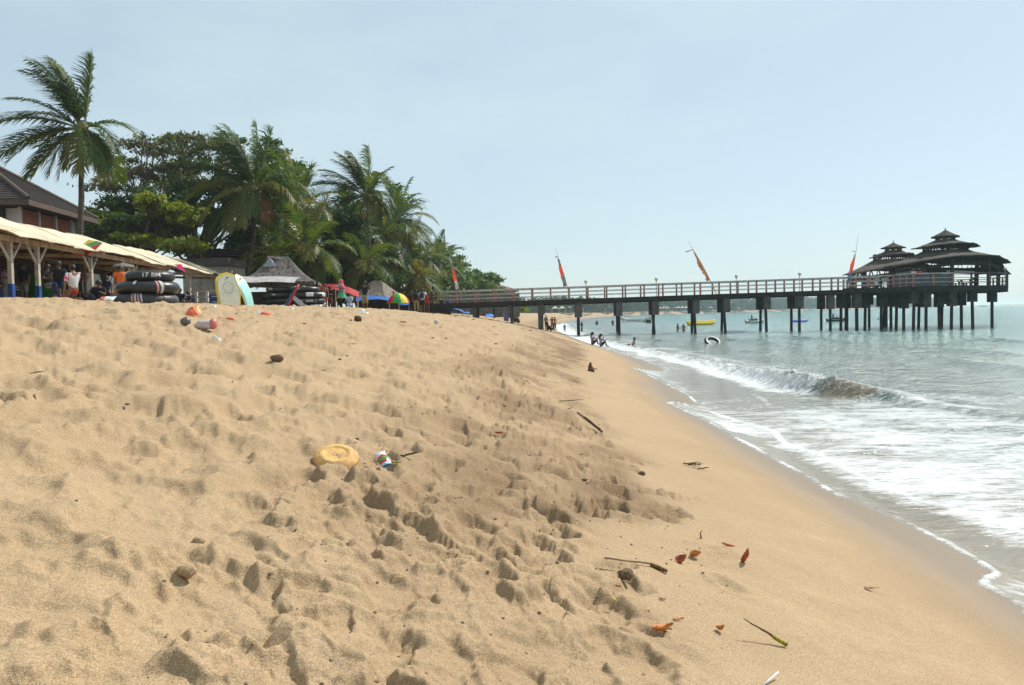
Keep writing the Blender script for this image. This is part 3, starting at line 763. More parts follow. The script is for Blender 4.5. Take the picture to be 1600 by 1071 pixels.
# ------------------------------------------------------------------ lamps on the pier rail
def rail_lamp(px, w, lab, ht=1.55, X_=None, pos=None):
    b0 = pos if pos else pp(PX(px), w, 0)
    t = thing('globe_lamp', lab, 'lamp', b0, 'globe lamps along the pier')
    m = MB(); m.tube([b0+Vector((0,0,0)), b0+Vector((0,0,ht-.12))], .035, 6); m.build('lamp_post', M_RAIL, t)
    m = MB(); m.ball(b0+Vector((0,0,ht)), .15, 12, 8); m.build('globe', M_GLOBE, t, True)
    m = MB(); m.lathe([(.07,-.16),(.09,-.13),(.05,-.11)], b0+Vector((0,0,ht)), 8); m.build('collar', M_DKW, t)
for px_, w_, lb in [(685,0.1,'yellowish globe lamp leftmost of the pair where the pier meets the beach'),(693,PWID-.1,'yellowish globe lamp right of the pair where the pier meets the beach'),
    (917,.1,'globe lamp above the pier rail just right of the second flag'),(1027,.1,'globe lamp on the pier rail left of the ragged orange flag'),(1152,.1,'globe lamp on the pier rail right of the ragged orange flag'),(1251,.1,'globe lamp on the pier rail halfway between the orange flag and the pavilions')]:
    rail_lamp(px_, w_, lb)
rail_lamp(0, 0, 'globe lamp on the outermost corner post of the pier platform', 1.5, pos=pv[4]+Vector((-.12,.05,0)))

# ------------------------------------------------------------------ banners on bent bamboo
M_FL_O = leafmat('flag_orange', (.90,.27,.13), (.82,.22,.10), None, .4); M_FL_G = leafmat('flag_grey', (.30,.31,.32), (.36,.36,.36), None, .4)
M_FL_W = leafmat('flag_white', (.70,.70,.68), (.62,.62,.6), None, .4); M_FL_T = leafmat('flag_tan', (.68,.42,.22), (.58,.34,.17), None, .4)
M_FL_B = leafmat('flag_blue', (.16,.24,.36), (.2,.26,.38), None, .4)
def banner(lab, bx, bpy_, tx, ty, bands, t0, t1, wid, streamer, ragged=False, side=1, base_drop=1.15):
    b0 = P(bx, bpy_, PD(PX(bx))+.05); tp = P(tx, ty, PD(PX(bx))-.1)
    foot = b0+(b0-tp).normalized()*base_drop
    th_ = thing('flag', lab, 'flag', foot, 'tall banners tied along the pier rail')
    pts = []
    for i in range(11):
        t = i/10; q = foot.lerp(tp, t)+Vector((.10*side*math.sin(math.pi*t)*(1 if not ragged else 1.2), 0, 0)); pts.append(q)
    m = MB(); m.tube(pts, [.035-.025*i/10 for i in range(11)], 6); m.build('pole', M_BAMBOO, th_, True)
    def at(t): 
        t = max(0, min(.9999, t))*10; i = int(t); return pts[i].lerp(pts[i+1], t-i)
    rg = random.Random(int(bx)); m = MB(); n = 26; g = []
    mats = []
    for k in range(n+1):
        t = t1+(t0-t1)*k/n; p = at(t); s = k/n
        w = wid*(.35+.65*min(1, s*2.2))*(1+(.35*rg.uniform(-1, 1) if ragged else 0))
        g.append([p+Vector((-side*w*j/4+ .02*math.sin(k*.8+j), .06*math.sin(k*.55+j*1.1), -.10*j/4*w*3)) for j in range(5)])
    # split in colour bands
    k0 = 0
    for frac, mm in bands:
        k1 = min(n, k0+max(1, round(frac*n))); m = MB(); m.sheet(g[k0:k1+1], .006, Vector((0,-1,0))); m.build('cloth', mm, th_); k0 = k1
        if k0 >= n: break
    m = MB(); q = at(min(.98, t1+.02)); dx, dz = streamer
    m.sheet([[q+Vector((dx*s, .05*math.sin(s*5), dz*s+.05*math.sin(s*6)+o)) for s in (0,.25,.5,.75,1)] for o in (.09, 0)], .006, Vector((0,-1,0))); m.build('streamer', bands[0][1] if not ragged else M_FL_T, th_)
banner('tilted white, orange and grey banner in front of the trees at the pier start', 717, 455, 698.5, 386, [(.16,M_FL_W),(.22,M_FL_G),(.34,M_FL_O),(.28,M_FL_W)], .26, .80, .28, (-.22,-.16))
banner('tilted grey and orange banner against clear sky above the landward half of the pier', 886, 452, 867, 387, [(.28,M_FL_G),(.36,M_FL_O),(.36,M_FL_G)], .27, .80, .30, (-.30,-.02))
banner('ragged tan orange banner on a leaning pole above the mid pier', 1110, 442, 1075, 377, [(1,M_FL_T)], .26, .80, .30, (-.75,-.10), True)
banner('narrow red and blue banner on an upright pole beside the smaller pavilion', 1328, 437, 1341, 366, [(.1,M_FL_W),(.5,M_FL_O),(.4,M_FL_B)], .16, .66, .34, (-.35,.16), side=1)
# ------------------------------------------------------------------ beach stall with sheet roof
M_SHEET = mat('cream_sheet_roof', (.60,.53,.38), .8, .2, .13, 1.3, .4, .01, (1,.4,1))
M_PW = mat('white_post_paint', (.46,.42,.37), .8, .2, .15, 4, .4); M_PB = mat('blue_paint', (.022,.07,.26), .6, .3, .15, 4, .3)
M_SHADE = mat('shaded_boards', (.075,.06,.05), .9, .1, .25, 4, .4)  # dark board colour stands in for the shade inside stall and huts
M_WALLW = mat('white_render', (.52,.50,.46), .9, .15, .12, 2, .4)
def SX(D): return -15.2-.1027*(D-23.6)
sh = thing('beach_stall', 'long open beach stall with cream sheet roof and white posts with blue feet', 'stall', (SX(34), 34, 2.5))
al = Vector((-.1027, 1, 0)).normalized(); bk = Vector((-1, -.1027, 0)).normalized()
def sp(D, b=0.0, z=0.0): return Vector((SX(D), D, z))+bk*b
rg = random.Random(4)
D0 = 15.5; k = 0; NS = 17
L = (46.2-D0)/NS
for i in range(NS):
    da = D0+i*L; db = da+L+.12; dz = .035 if i % 3 == 0 else 0.0; dz += rg.uniform(-.015,.015)
    jf = rg.uniform(-.05,.09); m = MB(); g = []
    drop = .0 + .06*(i % 4 == 2)
    for u in range(6):
        w = -.55-jf + (2.35+jf+rg.uniform(-.06,.06)*(u == 5)+.25*(i % 4 == 1)*(u == 5))*u/5
        z = 4.68-drop + (w+.55)*.40 + .02*math.sin(u*1.7+i)
        g.append([sp(da+(db-da)*v/4, w, z+dz+(.03*v/4)+.012*math.sin(v*2+i)) for v in range(5)])
    m.sheet([list(r) for r in g], .03, Vector((0,0,1))); m.build('roof_sheet', M_SHEET, sh)
for b_, z in ((-.1,4.60),(1.7,5.34)):
    m = MB(); m.beam(sp(D0-.2,b_,z), sp(46,b_,z), .10, .16); m.build('purlin', M_WOOD, sh)
m = MB(); m.beam(sp(D0,3.6,4.75), sp(46,3.6,4.75), .1,.16); m.build('purlin', M_WOOD, sh)
fd = [16.6,20.6,23.4,25.0,28.9,32.9,36.8,40.6,45.2]
for D in fd:
    gz = ground(SX(D), D)-.25
    for b_, ztop in ((.0,4.58),(3.6,4.7)):
        p = sp(D, b_, 0)
        if b_ > 1 and D < 19: continue
        m = MB(); m.box(p+Vector((0,0,(gz+ztop)/2)), (.12,.12,ztop-gz)); po = m.build('post', M_PW, sh)
        m = MB(); m.box(p+Vector((0,0,(gz+3.25)/2)), (.14,.14,3.25-gz)); m.build('painted_foot', M_PB, po)
        for s_ in (-1, 1):
            m = MB(); m.beam(p+Vector((0,0,3.95))+al*.05*s_, p+al*.62*s_+Vector((0,0,4.55)), .05,.07); m.build('brace', M_PW, sh)
    m = MB(); m.beam(sp(D,-.5,4.60), sp(D,1.75,5.46), .07,.12); m.build('rafter', M_WOOD, sh)
    m = MB(); m.beam(sp(D,0,4.5), sp(D,3.7,4.66), .08,.13); m.build('rafter', M_WOOD, sh)
    m = MB(); m.beam(sp(D,1.72,5.44), sp(D,4.3,4.6), .07,.12); m.build('rafter', M_WOOD, sh)
m = MB(); g = [[sp(D0+(46-D0)*v/10, 1.65+2.8*u/3, 5.46-.9*u/3) for v in range(11)] for u in range(4)]
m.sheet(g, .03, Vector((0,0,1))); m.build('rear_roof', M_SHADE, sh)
for i, D in enumerate(fd[:-1]):
    a, b_ = sp(D,3.75,0), sp(fd[i+1],3.75,0); mid = (a+b_)/2; ln = (b_-a).length; rot = Matrix.Rotation(math.atan(.1027), 3, 'Z')
    m = MB(); m.box(mid+Vector((0,0,2.75)), (.06,ln-.16,1.3), rot); m.build('dado_panel', M_PB, sh)
    if i % 4 != 2: 
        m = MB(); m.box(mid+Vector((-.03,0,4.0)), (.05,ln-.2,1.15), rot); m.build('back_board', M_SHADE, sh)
# counters inside
for D in (26.5, 31, 35):
    q = sp(D, 2.3, 2.5); t = thing('counter_table', {26.5:'blue painted counter inside the stall between the two leftmost posts',31:'blue painted counter inside the stall behind the kneeling child',35:'blue painted counter inside the stall behind the orange shirt'}[D], 'counter', q, 'counters inside the beach stall')
    rot = Matrix.Rotation(math.atan(.1027), 3, 'Z')
    m = MB(); m.box(q+Vector((0,0,.85)), (.8,2.2,.05), rot); m.build('top', M_WOOD, t)
    m = MB(); m.box(q+Vector((.2,0,.42)), (.05,2.0,.8), rot); m.build('front_panel', M_PB, t)
    m = MB(); m.box(q+Vector((-.3,.9,.41)), (.07,.07,.82), rot); m.box(q+Vector((-.3,-.9,.41)), (.07,.07,.82), rot); m.build('leg', M_WOOD, t)
# hanging green cloth
q = P(52, 428, 27.5); m = MB(); m.sheet([[q+Vector((.33*j-.3, .04*math.sin(j*2+i), -.28*i)) for j in range(4)] for i in range(4)], .01, Vector((0,-1,0)))
single(m.build('hanging_cloth', leafmat('green_cloth', (.02,.22,.04), (.02,.16,.03), None, .4)), 'bright green cloth hanging in the stall between the first two posts', 'cloth', q)
# white-and-blue railing between the stall and the grey building
rl = thing('low_fence', 'low white rail fence with blue panels in front of the grey building', 'fence', P(318, 470, 40))
a = spot(292, 40); b_ = spot(343, 38)
for t_ in (0,.33,.66,1):
    q = a.lerp(b_, t_); m = MB(); m.box(q+Vector((0,0,.45)), (.12,.12,1.0)); m.build('fence_post', M_WALLW, rl)
for h in (.35,.62,.92):
    m = MB(); m.beam(a+Vector((0,0,h)), b_+Vector((0,0,h)), .05,.06); m.build('fence_rail', M_WALLW, rl)
for t_ in (.16,.83):
    q = a.lerp(b_, t_); m = MB(); m.box(q+Vector((0,.05,.38)), (.42,.04,.7)); m.build('fence_panel', M_PB, rl)

# ------------------------------------------------------------------ kites on the roof
def kite(lab, px, py, D, cols, sc, ang, tail):
    c = P(px, py, D); t = thing('kite', lab, 'kite', c, 'kites caught on the stall roof')
    rot = Matrix.Rotation(ang, 3, 'Y') @ Matrix.Rotation(R(-35), 3, 'X')
    shp = [(-1,0),(-.62,.42),(0,.75),(.62,.42),(1,0),(.5,-.28),(0,-.45),(-.5,-.28)]
    zs = [.42,.16,-.12]
    # three stacked bands
    bands = [[(-.55,.42),(0,.78),(.55,.42)], [(-1,0),(-.55,.42),(.55,.42),(1,0)], [(-1,0),(1,0),(.45,-.32),(0,-.45),(-.45,-.32)]]
    for bd, mm in zip(bands, cols):
        m = MB(); pts = [c+rot @ Vector((x*sc, .10*sc*(1-x*x), z*sc)) for x, z in bd]; m.poly(pts, .012, rot @ Vector((0,-1,0))); m.build('panel', mm, t)
    m = MB(); m.tube([c+rot @ Vector((0,.12*sc,-.5*sc)), c+rot @ Vector((0,.12*sc,.8*sc))], .012, 5); m.tube([c+rot @ Vector((-sc,.0,0)), c+rot @ Vector((0,.13*sc,0)), c+rot @ Vector((sc,0,0))], .012, 5); m.build('spar', M_WOOD, t)
    m = MB(); m.tube([c]+[P(a, b, D+d_) for a, b, d_ in tail], .028, 5); m.build('tail', _mc.get('kite_tail') or mat('kite_tail', (.03,.04,.09)), t)
KY = mat('kite_yellow', (.80,.58,.05), .6); KG = mat('kite_green', (.10,.32,.10), .6); KR = mat('kite_red', (.65,.07,.05), .6); KP = mat('kite_pink', (.65,.05,.16), .6); KB = mat('kite_black', (.02,.02,.03), .6)
kite('yellow, green and red kite lying on the cream stall roof', 136, 388, 28.2, (KY,KG,KR), .60, R(-18), [(120,391,0),(128,398,0),(140,401,-.1),(153,410,-.25)])
kite('pink and black kite hanging at the stall roof edge right of the tubes', 277, 420, 37.0, (KP,KP,KB), .42, R(25), [(268,418,0),(262,416,.1),(256,411,.2),(250,408,.3)])
c = P(172, 414, 29.5); t = thing('parasol', 'half hidden pale parasol rim just under the stall roof beside the orange shirt', 'parasol', Vector((c.x,c.y,ground(c.x,c.y))))
m = MB(); m.lathe([(.42,0),(.4,.03),(.28,.10),(.02,.16)], c+Vector((.5,0,-.1)), 14); m.build('canopy', mat('pale_canopy', (.16,.16,.15)), t)
m = MB(); m.tube([c+Vector((.5,0,.15)), Vector((c.x+.5,c.y,ground(c.x,c.y)-.1))], .02, 6); m.build('pole', M_RAIL, t)

# ------------------------------------------------------------------ inner tubes
FL = .80
def torus(R_, r, n=40, m_=14, flat=.80, c=(0,0,0)):
    mb = MB(); vs = []; fs = []
    for i in range(n):
        a = 2*math.pi*i/n
        for j in range(m_):
            p = 2*math.pi*j/m_; q = R_+r*math.cos(p); vs.append((c[0]+q*math.cos(a), c[1]+q*math.sin(a), c[2]+r*flat*math.sin(p)+r*flat))
    for i in range(n):
        for j in range(m_):
            fs.append((i*m_+j, ((i+1) % n)*m_+j, ((i+1) % n)*m_+(j+1) % m_, i*m_+(j+1) % m_))
    return mb.add(vs, fs)
def band(R_, r, a0, a1, flat=.80, lift=.006, p0=-85, p1=150, skew=0):
    mb = MB(); g = []
    for i in range(5):
        row = []
        for j in range(15):
            p = R(p0+(p1-p0)*j/14); a = a0+(a1-a0)*i/4+skew*j/14; q = R_+(r+lift)*math.cos(p)
            row.append(Vector((q*math.cos(a), q*math.sin(a), (r+lift)*flat*math.sin(p)+r*flat)))
        g.append(row)
    n = len(g); m_ = 15
    return mb.add([v for rr in g for v in rr], [(i*m_+j, (i+1)*m_+j, (i+1)*m_+j+1, i*m_+j+1) for i in range(n-1) for j in range(m_-1)])
def text_flat(body, size):
    cu = bpy.data.curves.new('txt', 'FONT'); cu.body = body; cu.size = size; cu.align_x = 'CENTER'; cu.align_y = 'CENTER'; cu.resolution_u = 2; cu.offset = size*.02
    ob = bpy.data.objects.new('txt', cu); COL.objects.link(ob)
    dg = bpy.context.evaluated_depsgraph_get(); me = ob.evaluated_get(dg).to_mesh()
    vs = [tuple(v.co) for v in me.vertices]; fs = [tuple(p.vertices) for p in me.polygons]
    ob.evaluated_get(dg).to_mesh_clear(); bpy.data.objects.remove(ob); bpy.data.curves.remove(cu)
    return vs, fs
def text_torus(body, size, R_, r, a0, p0, flat=.80):
    vs, fs = text_flat(body, size); mb = MB(); out_ = []
    for x, y, z in vs:
        p = R(p0)+y/r; a = a0+x/(R_+r); q = R_+(r+.008)*math.cos(p); out_.append((q*math.cos(a), q*math.sin(a), (r+.008)*flat*math.sin(p)+r*flat))
    return mb.add(out_, fs)
M_TP = mat('pink_stripe', (.62,.28,.28), .6); M_TW = mat('white_stripe', (.60,.58,.58), .6); M_TXT = mat('white_lettering', (.68,.66,.64), .6)
def tube_ring(lab, loc, R_, r, group, rz=0, tilt=None, stripes=(), texts=(), rub=None, patch=(), z_off=0):
    t = thing('inner_tube', lab, 'inner tube', (0,0,0), group)
    torus(R_, r).build('ring', rub or M_BLACKRUB, t, True)
    for a, w, mm, sk in stripes: band(R_, r, R(a), R(a+w), skew=R(sk)).build('stripe', mm, t, True)
    for body, sz, a, p in texts: text_torus(body, sz, R_, r, R(a), p).build('lettering', M_TXT, t)
    for a, w, pa, pb, mm in patch: band(R_, r, R(a), R(a+w), p0=pa, p1=pb, lift=.004).build('patch', mm, t, True)
    m = MB(); m.tube([(R_-r*.9,0,r*.9),(R_-r*1.25,0,r*1.1)], .012, 6); m.build('valve', M_RAIL, t)
    t.location = loc; t.rotation_euler = tilt if tilt else (0,0,rz)
    return t
q = spot(226, 18.0); zz = q.z-.07
g1 = 'black inner tubes in the stack of three'
tube_ring('bottom inner tube of the stack of three, with pale curved stripes on its front', (q.x, q.y, zz), .58, .185, g1, stripes=[(-82,3.0,M_TP,-6),(-77,3.0,M_TW,-6),(-72,3.0,M_TP,-6),(-67,2.6,M_TW,-6),(-160,4,M_TP,4),(-154,2,M_TW,4),(-30,3,M_BLACKRUB2,0)], rub=M_BLACKRUB2)
tube_ring('middle inner tube of the stack of three, with a white patch', (q.x+.10, q.y, zz+.29), .52, .185, g1, stripes=[(-47,4,M_TP,-5),(-40,6,M_TW,-5)], texts=[('BA',.13,-140,10)], patch=[(-91,5,25,80,M_TXT)])
tube_ring('top and smallest inner tube of the stack of three with pale lettering', (q.x+.16, q.y, zz+.575), .40, .155, g1, stripes=[(-150,5,M_TW,3),(-143,5,M_TP,3),(-136,5,M_TW,3)], texts=[('17 BM',.16,-62,8)])
# two stacks under the thatched hut
q2 = spot(484, 34.0); q1 = spot(441, 34.6)
labsR = []
for i in range(4):
    R_, r = (.55,.165) if i < 3 else (.46,.15)
    tube_ring(f'{["bottom inner tube with white label","second lowest inner tube with faint lettering","third inner tube with two white labels","topmost inner tube"][i]} in the stack nearest the red canopy', (q2.x+(.05,-.0,.03,-.15)[i], q2.y, q2.z-.10+.265*i), R_, r, 'black inner tubes stacked under the thatched hut',
        patch=[[(-75,26,-30,45,M_TXT)],[],[(-88,26,-30,48,M_TXT),(-28,20,-30,48,M_TXT)],[]][i],
        texts=[[],[('01  2300',.17,-85,0)],[],[('1200',.12,-110,15)]][i], stripes=[[],[(-52,1.2,M_TW,0)],[],[]][i])
for i in range(4):
    tube_ring(f'{["bottom","second lowest","third","topmost"][i]} inner tube in the stack under the grey awning left of the red board', (q1.x+(0,.04,-.03,.02)[i], q1.y, q1.z-.10+.265*i), .53, .16, 'black inner tubes stacked under the thatched hut',
        texts=[[],[],[('900',.13,-100,10)],[('V28',.17,-120,5)]][i])
w = wspot(1113, 47); tube_ring('single black inner tube standing tilted in the shallow surf', (w.x, w.y+.1, w.z+.0), .40, .13, None, tilt=(R(36),R(10),0))

# ------------------------------------------------------------------ bodyboards
def board(lab, px, py_b, D, H, Wd, face, rimm, yaw, lean, round_=.35, belly=.0, roll_=0, group='bodyboards propped in front of the hut', mark=False, taper=.8):
    c = P(px, py_b, D); t = thing('bodyboard', lab, 'bodyboard', c, group)
    n = 20; out_ = []
    for i in range(n+1):                                    # outline half
        s = i/n
        w = Wd/2*min(1, max(0, 1-(max(0, s-(1-round_))/round_)**2.2)**.55 if s > 1-round_ else 1)*(taper+(1-taper)*math.sin(min(1, s*1.5)*math.pi/2))
        out_.append((w, s*H))
    rot = Matrix.Rotation(yaw, 3, 'Z') @ Matrix.Rotation(-lean, 3, 'X') @ Matrix.Rotation(roll_, 3, 'Y')
    def mk(k, th0, th1, name, mm):
        mb = MB(); g = []
        for w, z in out_:
            w2 = max(.01, w*k); bow = belly*math.sin(math.pi*z/H)
            g.append([c+rot @ Vector((x*w2, th0+bow, z if k == 1 else .02+z*(H-.09)/H)) for x in (-1,-.6,-.2,.2,.6,1)])
        mb.sheet(g, th1, rot @ Vector((0,-1,0))); return mb.build(name, mm, t)
    mk(1, 0, .05, 'core', rimm); mk(.84, -.012, .008, 'deck', face)
    m = MB(); m.lathe([(.022,0),(.022,.012),(0,.012)], (0,0,0), 10)
    for i, v in enumerate(m.v): m.v[i] = tuple(c+rot @ Vector((v[0], -.014-v[2]+belly*.6, H*.84+v[1])))
    m.build('leash_plug', M_DKW, t)
    if mark:                                                # worn round print on the deck
        m = MB(); vs = []
        for i in range(28):
            a = 2*math.pi*i/28
            for rr in (.135,.150): vs.append(c+rot @ Vector((rr*math.cos(a)*.95, -.0225+belly, H*.56+rr*math.sin(a)*1.15)))
        m.add(vs, [(2*i, 2*((i+1) % 28), 2*((i+1) % 28)+1, 2*i+1) for i in range(28)]); m.build('print', mat('faded_print', (.42,.40,.28)), t)
    return t
BY = mat('board_yellow', (.72,.55,.06), .6, .3, .08); BC = mat('board_cream', (.62,.61,.50), .6, .3, .05, 3); BT = mat('board_aqua', (.38,.76,.72), .5, .3, .05); BLY = mat('board_lemon', (.78,.78,.55), .6, .3, .05)
BR_ = mat('board_red', (.55,.03,.03), .5, .3, .08); BB = mat('board_blue', (.03,.13,.40), .5, .3, .08); BK = mat('board_black', (.02,.022,.03), .5, .3, .08); BV = mat('board_lilac', (.46,.38,.50), .5, .3, .08)
board('wide cream bodyboard with yellow edge standing upright beside the hut', 360, 481, 21.5, 1.03, .66, BC, BY, R(38), R(13), .30, taper=.86, mark=True)
board('narrow aqua bodyboard with pale edge leaning right of the cream one', 392, 481, 21.0, .98, .36, BT, BLY, R(68), R(16), .4, belly=-.08, roll_=R(-14))
board('red bodyboard leaning against the right hand tube stack', 446, 486, 25.5, .98, .34, BR_, BR_, R(-72), R(26), .4)
board('black and blue bodyboard leaning behind the red one', 439, 486, 26.0, 1.0, .40, BK, BB, R(-64), R(34), .4)
board('thin lilac edged bodyboard slanting down to the right below the tube labels', 484, 486, 26.2, .86, .34, BK, BV, R(75), R(50), .4)

# ------------------------------------------------------------------ thatched hut
def hip_roof(c, hx, hy, z0, z1, ridge, mm, name, par, rot=0, sag=.18, thick=.1, seed=1):
    """hipped thatch: eave rectangle hx by hy at z0, ridge of half length ridge at z1"""
    rg = random.Random(seed); M3 = Matrix.Rotation(rot, 3, 'Z'); cor = [(-hx,-hy),(hx,-hy),(hx,hy),(-hx,hy)]; rd = [(-ridge,0),(ridge,0),(ridge,0),(-ridge,0)]
    for s in range(4):
        a, b_ = cor[s], cor[(s+1) % 4]; c_, d = rd[s], rd[(s+1) % 4]
        g = []
        for i in range(7):
            t = i/6; row = []
            for j in range(13):
                u = j/12; lo = Vector((a[0]+(b_[0]-a[0])*u, a[1]+(b_[1]-a[1])*u, z0)); hi = Vector((c_[0]+(d[0]-c_[0])*u, c_[1]+(d[1]-c_[1])*u, z1))
                q = lo.lerp(hi, t); q.z -= sag*math.sin(math.pi*t)
                if j not in (0,12): q.z += rg.uniform(-.02,.02)
                if i == 0: q.z += rg.uniform(-.05,.03)
                row.append(Vector((c[0],c[1],0))+M3 @ q)
            g.append(row)
        m = MB(); m.sheet(g, thick, Vector((0,0,1))); m.build(name, mm, par)
hc = spot(440, 36.5); hut = thing('thatched_hut', 'low grey thatched hut with an awning behind the bodyboards and inner tubes', 'hut', hc)
hip_roof(hc, 1.75, 1.7, 3.72, 5.0, .38, mat('dark_grey_thatch', (.16,.142,.128), .95, .1, .3, 6, .9, .05, (1,1,.35)), 'roof_slope', hut, rot=R(8), sag=.2, seed=3)
m = MB(); a = P(421,403,36.4); b_ = P(447,409,36.4)
m.tube([a+Vector((-.1,0,0)), a.lerp(b_,.5)+Vector((0,0,.02)), b_], [.09,.08,.07], 7); m.build('ridge_roll', M_THATCH2, hut)
m = MB(); g = []
for i in range(5):
    g.append([P(377+22*j-(i*1.3), 432+2.2*i+.8*math.sin(j*1.9)+(j*.15), 34.6-.2*i) for j in range(5)]+[P(470+1-i*4, 433+i*2.0, 34.6-.2*i)])
m.sheet(g, .01, Vector((0,-1,.2)).normalized()); m.build('front_awning', mat('grey_tarp', (.42,.39,.38), .8, .2, .12, 3, .4), hut)
for px_, D in ((382,35),(497,35),(386,38),(494,38),(426,35)):
    q = spot(px_, D); m = MB(); m.tube([q+Vector((0,0,-.4)), Vector((q.x,q.y,3.75))], .05, 6); m.build('pole', M_DKW, hut)
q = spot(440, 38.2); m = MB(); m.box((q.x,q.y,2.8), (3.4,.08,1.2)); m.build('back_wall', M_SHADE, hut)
m = MB(); g = [[P(a, b, 36.1) for a, b in ((416,409),(421,402),(426,408))], [P(a, b, 35.8) for a, b in ((414,416),(421,417),(430,416))]]
m.sheet(g, .02, Vector((0,-1,0))); m.build('gable_vent', mat('vent_cloth', (.3,.3,.33)), hut)

# second hut with the blue awning
hc = spot(590, 54); hut2 = thing('thatched_hut', 'small brown thatched hut behind the blue awning right of the man in khaki shorts', 'hut', hc)
hip_roof(hc, 1.6, 1.4, 3.42, 4.6, .4, M_THATCH2, 'roof_slope', hut2, rot=R(-25), sag=.1, seed=5)
for dx, dy in ((-1.3,-1),(1.3,-1),(1.3,1),(-1.3,1)):
    m = MB(); m.tube([hc+Vector((dx,dy,-.3)), Vector((hc.x+dx,hc.y+dy,3.8))], .05, 6); m.build('pole', M_DKW, hut2)
m = MB(); m.box((hc.x,hc.y+1.3,3.0), (2.8,.06,1.3)); m.build('back_wall', M_SHADE, hut2)
TB = mat('blue_tarp', (.03,.16,.52), .5, .35, .15, 2, .4); TR = mat('red_canvas', (.42,.04,.035), .7, .25, .12, 2, .4); TPU = mat('purple_cloth', (.16,.10,.42), .7, .25, .15, 2)
def awning(lab, pts_top, D_, mm, drop, poles, group=None, depth=1.6, name='awning'):
    """a cloth canopy: top edge given left to right, sloping towards the viewer, on poles"""
    g = []; n = len(pts_top)
    for i in range(4):
        g.append([P(x, y+drop*i/3+(.9*math.sin(j*2.4) if i == 3 else 0), D_-depth*i/3) for j, (x, y) in enumerate(pts_top)])
    base = spot(pts_top[0][0], D_); t = thing(name, lab, 'awning', base, group)
    m = MB(); m.sheet(g, .012, Vector((0,-.4,.9)).normalized()); m.build('canopy', mm, t)
    for px_ in poles:
        for dd, yy in ((D_-depth, 0), (D_, 0)):
            xs = [p[0] for p in pts_top]; ys = [p[1] for p in pts_top]; yt = float(np.interp(px_, xs, ys))+(drop if dd < D_ else 0)
            tp = P(px_, yt, dd); m = MB(); m.tube([Vector((tp.x,tp.y,ground(tp.x,tp.y)-.2)), tp], .03, 6); m.build('pole', M_WOOD, t)
    return t
awning('bright blue tarpaulin awning in front of the brown thatched hut', [(556,465),(575,462),(592,462.5),(606,463),(612,465)], 52.5, TB, 6, (558,608))
awning('red canvas canopy right of the inner tube stacks', [(495,444),(510,443.5),(524,444.5),(545,449),(561,456)], 45, TR, 9, (559,524), depth=.7)
awning('blue tarpaulin strip below the striped parasol', [(622,474),(632,473.5),(640,474)], 55, TB, 3, (624,639), depth=.8)

# striped parasol
c = P(622, 458.5, 49.5); gz = ground(c.x, c.y); t = thing('parasol', 'round parasol with red, yellow and green panels standing on the sand', 'parasol', (c.x,c.y,gz))
PC = [mat('parasol_red', (.62,.05,.03), .6), mat('parasol_yellow', (.72,.60,.04), .6), mat('parasol_green', (.04,.34,.07), .6)]
order = [PC[1], PC[0], PC[2], PC[1], PC[0], PC[2], PC[1], PC[0]]
for k in range(8):
    a0 = -math.pi/2-math.pi/8+2*math.pi*k/8; mb = MB(); g = []
    for i in range(6):
        p = i/5*1.25; rr = .73*math.sin(p)/math.sin(1.25); zz = -.62*(1-math.cos(p))/(1-math.cos(1.25))
        g.append([c+Vector((rr*math.cos(a0+math.pi/4*j/3), rr*math.sin(a0+math.pi/4*j/3), zz)) for j in range(4)])
    order2 = [PC[2], PC[1], PC[0], PC[1], PC[2], PC[0], PC[1], PC[0]]
    mb.sheet(g, .008, Vector((0,0,1))); mb.build('panel', order2[k], t)
m = MB(); m.tube([c+Vector((0,0,.04)), Vector((c.x,c.y,gz-.2))], .018, 6); m.build('pole', M_RAIL, t)

# blue and purple tents below the pier
awning('sagging blue tarpaulin shelter under the shore end of the pier', [(687,482),(697,481),(708,481.5),(718,483),(724,486)], 73, TB, 5, (689,722), 'shelters below the pier')
awning('low blue tarpaulin beside the black robed figure under the pier', [(759,491),(765,490.5),(771,492)], 82, TB, 4, (760,771), 'shelters below the pier')
awning('blue tarpaulin scrap right of the sagging shelter under the pier', [(724,488),(730,487),(734,489)], 76, TB, 2, (725,733), 'shelters below the pier')
for lab, px_, D, w_, h_ in (('purple cloth screen standing under the blue shelter by the pier', 700, 71.5, .55, .65), ('purple beach chair cloth by the second pier pile', 791, 80, .5, .42)):
    q = spot(px_, D); t = thing('cloth_screen', lab, 'screen', q, 'purple cloths under the pier')
    m = MB(); m.sheet([[q+Vector((w_*(j/4-.5), .06*math.sin(j*2), h_*2*(1-i/3)*(1-.1*(j-2)**2/4)-.05)) for j in range(5)] for i in range(4)], .02, Vector((0,-1,0))); m.build('cloth', TPU, t)
    for s_ in (-1,1):
        m = MB(); m.tube([q+Vector((s_*w_/2,0,-.1)), q+Vector((s_*w_/2,0,h_*2))], .025, 5); m.build('pole', M_RAIL, t)
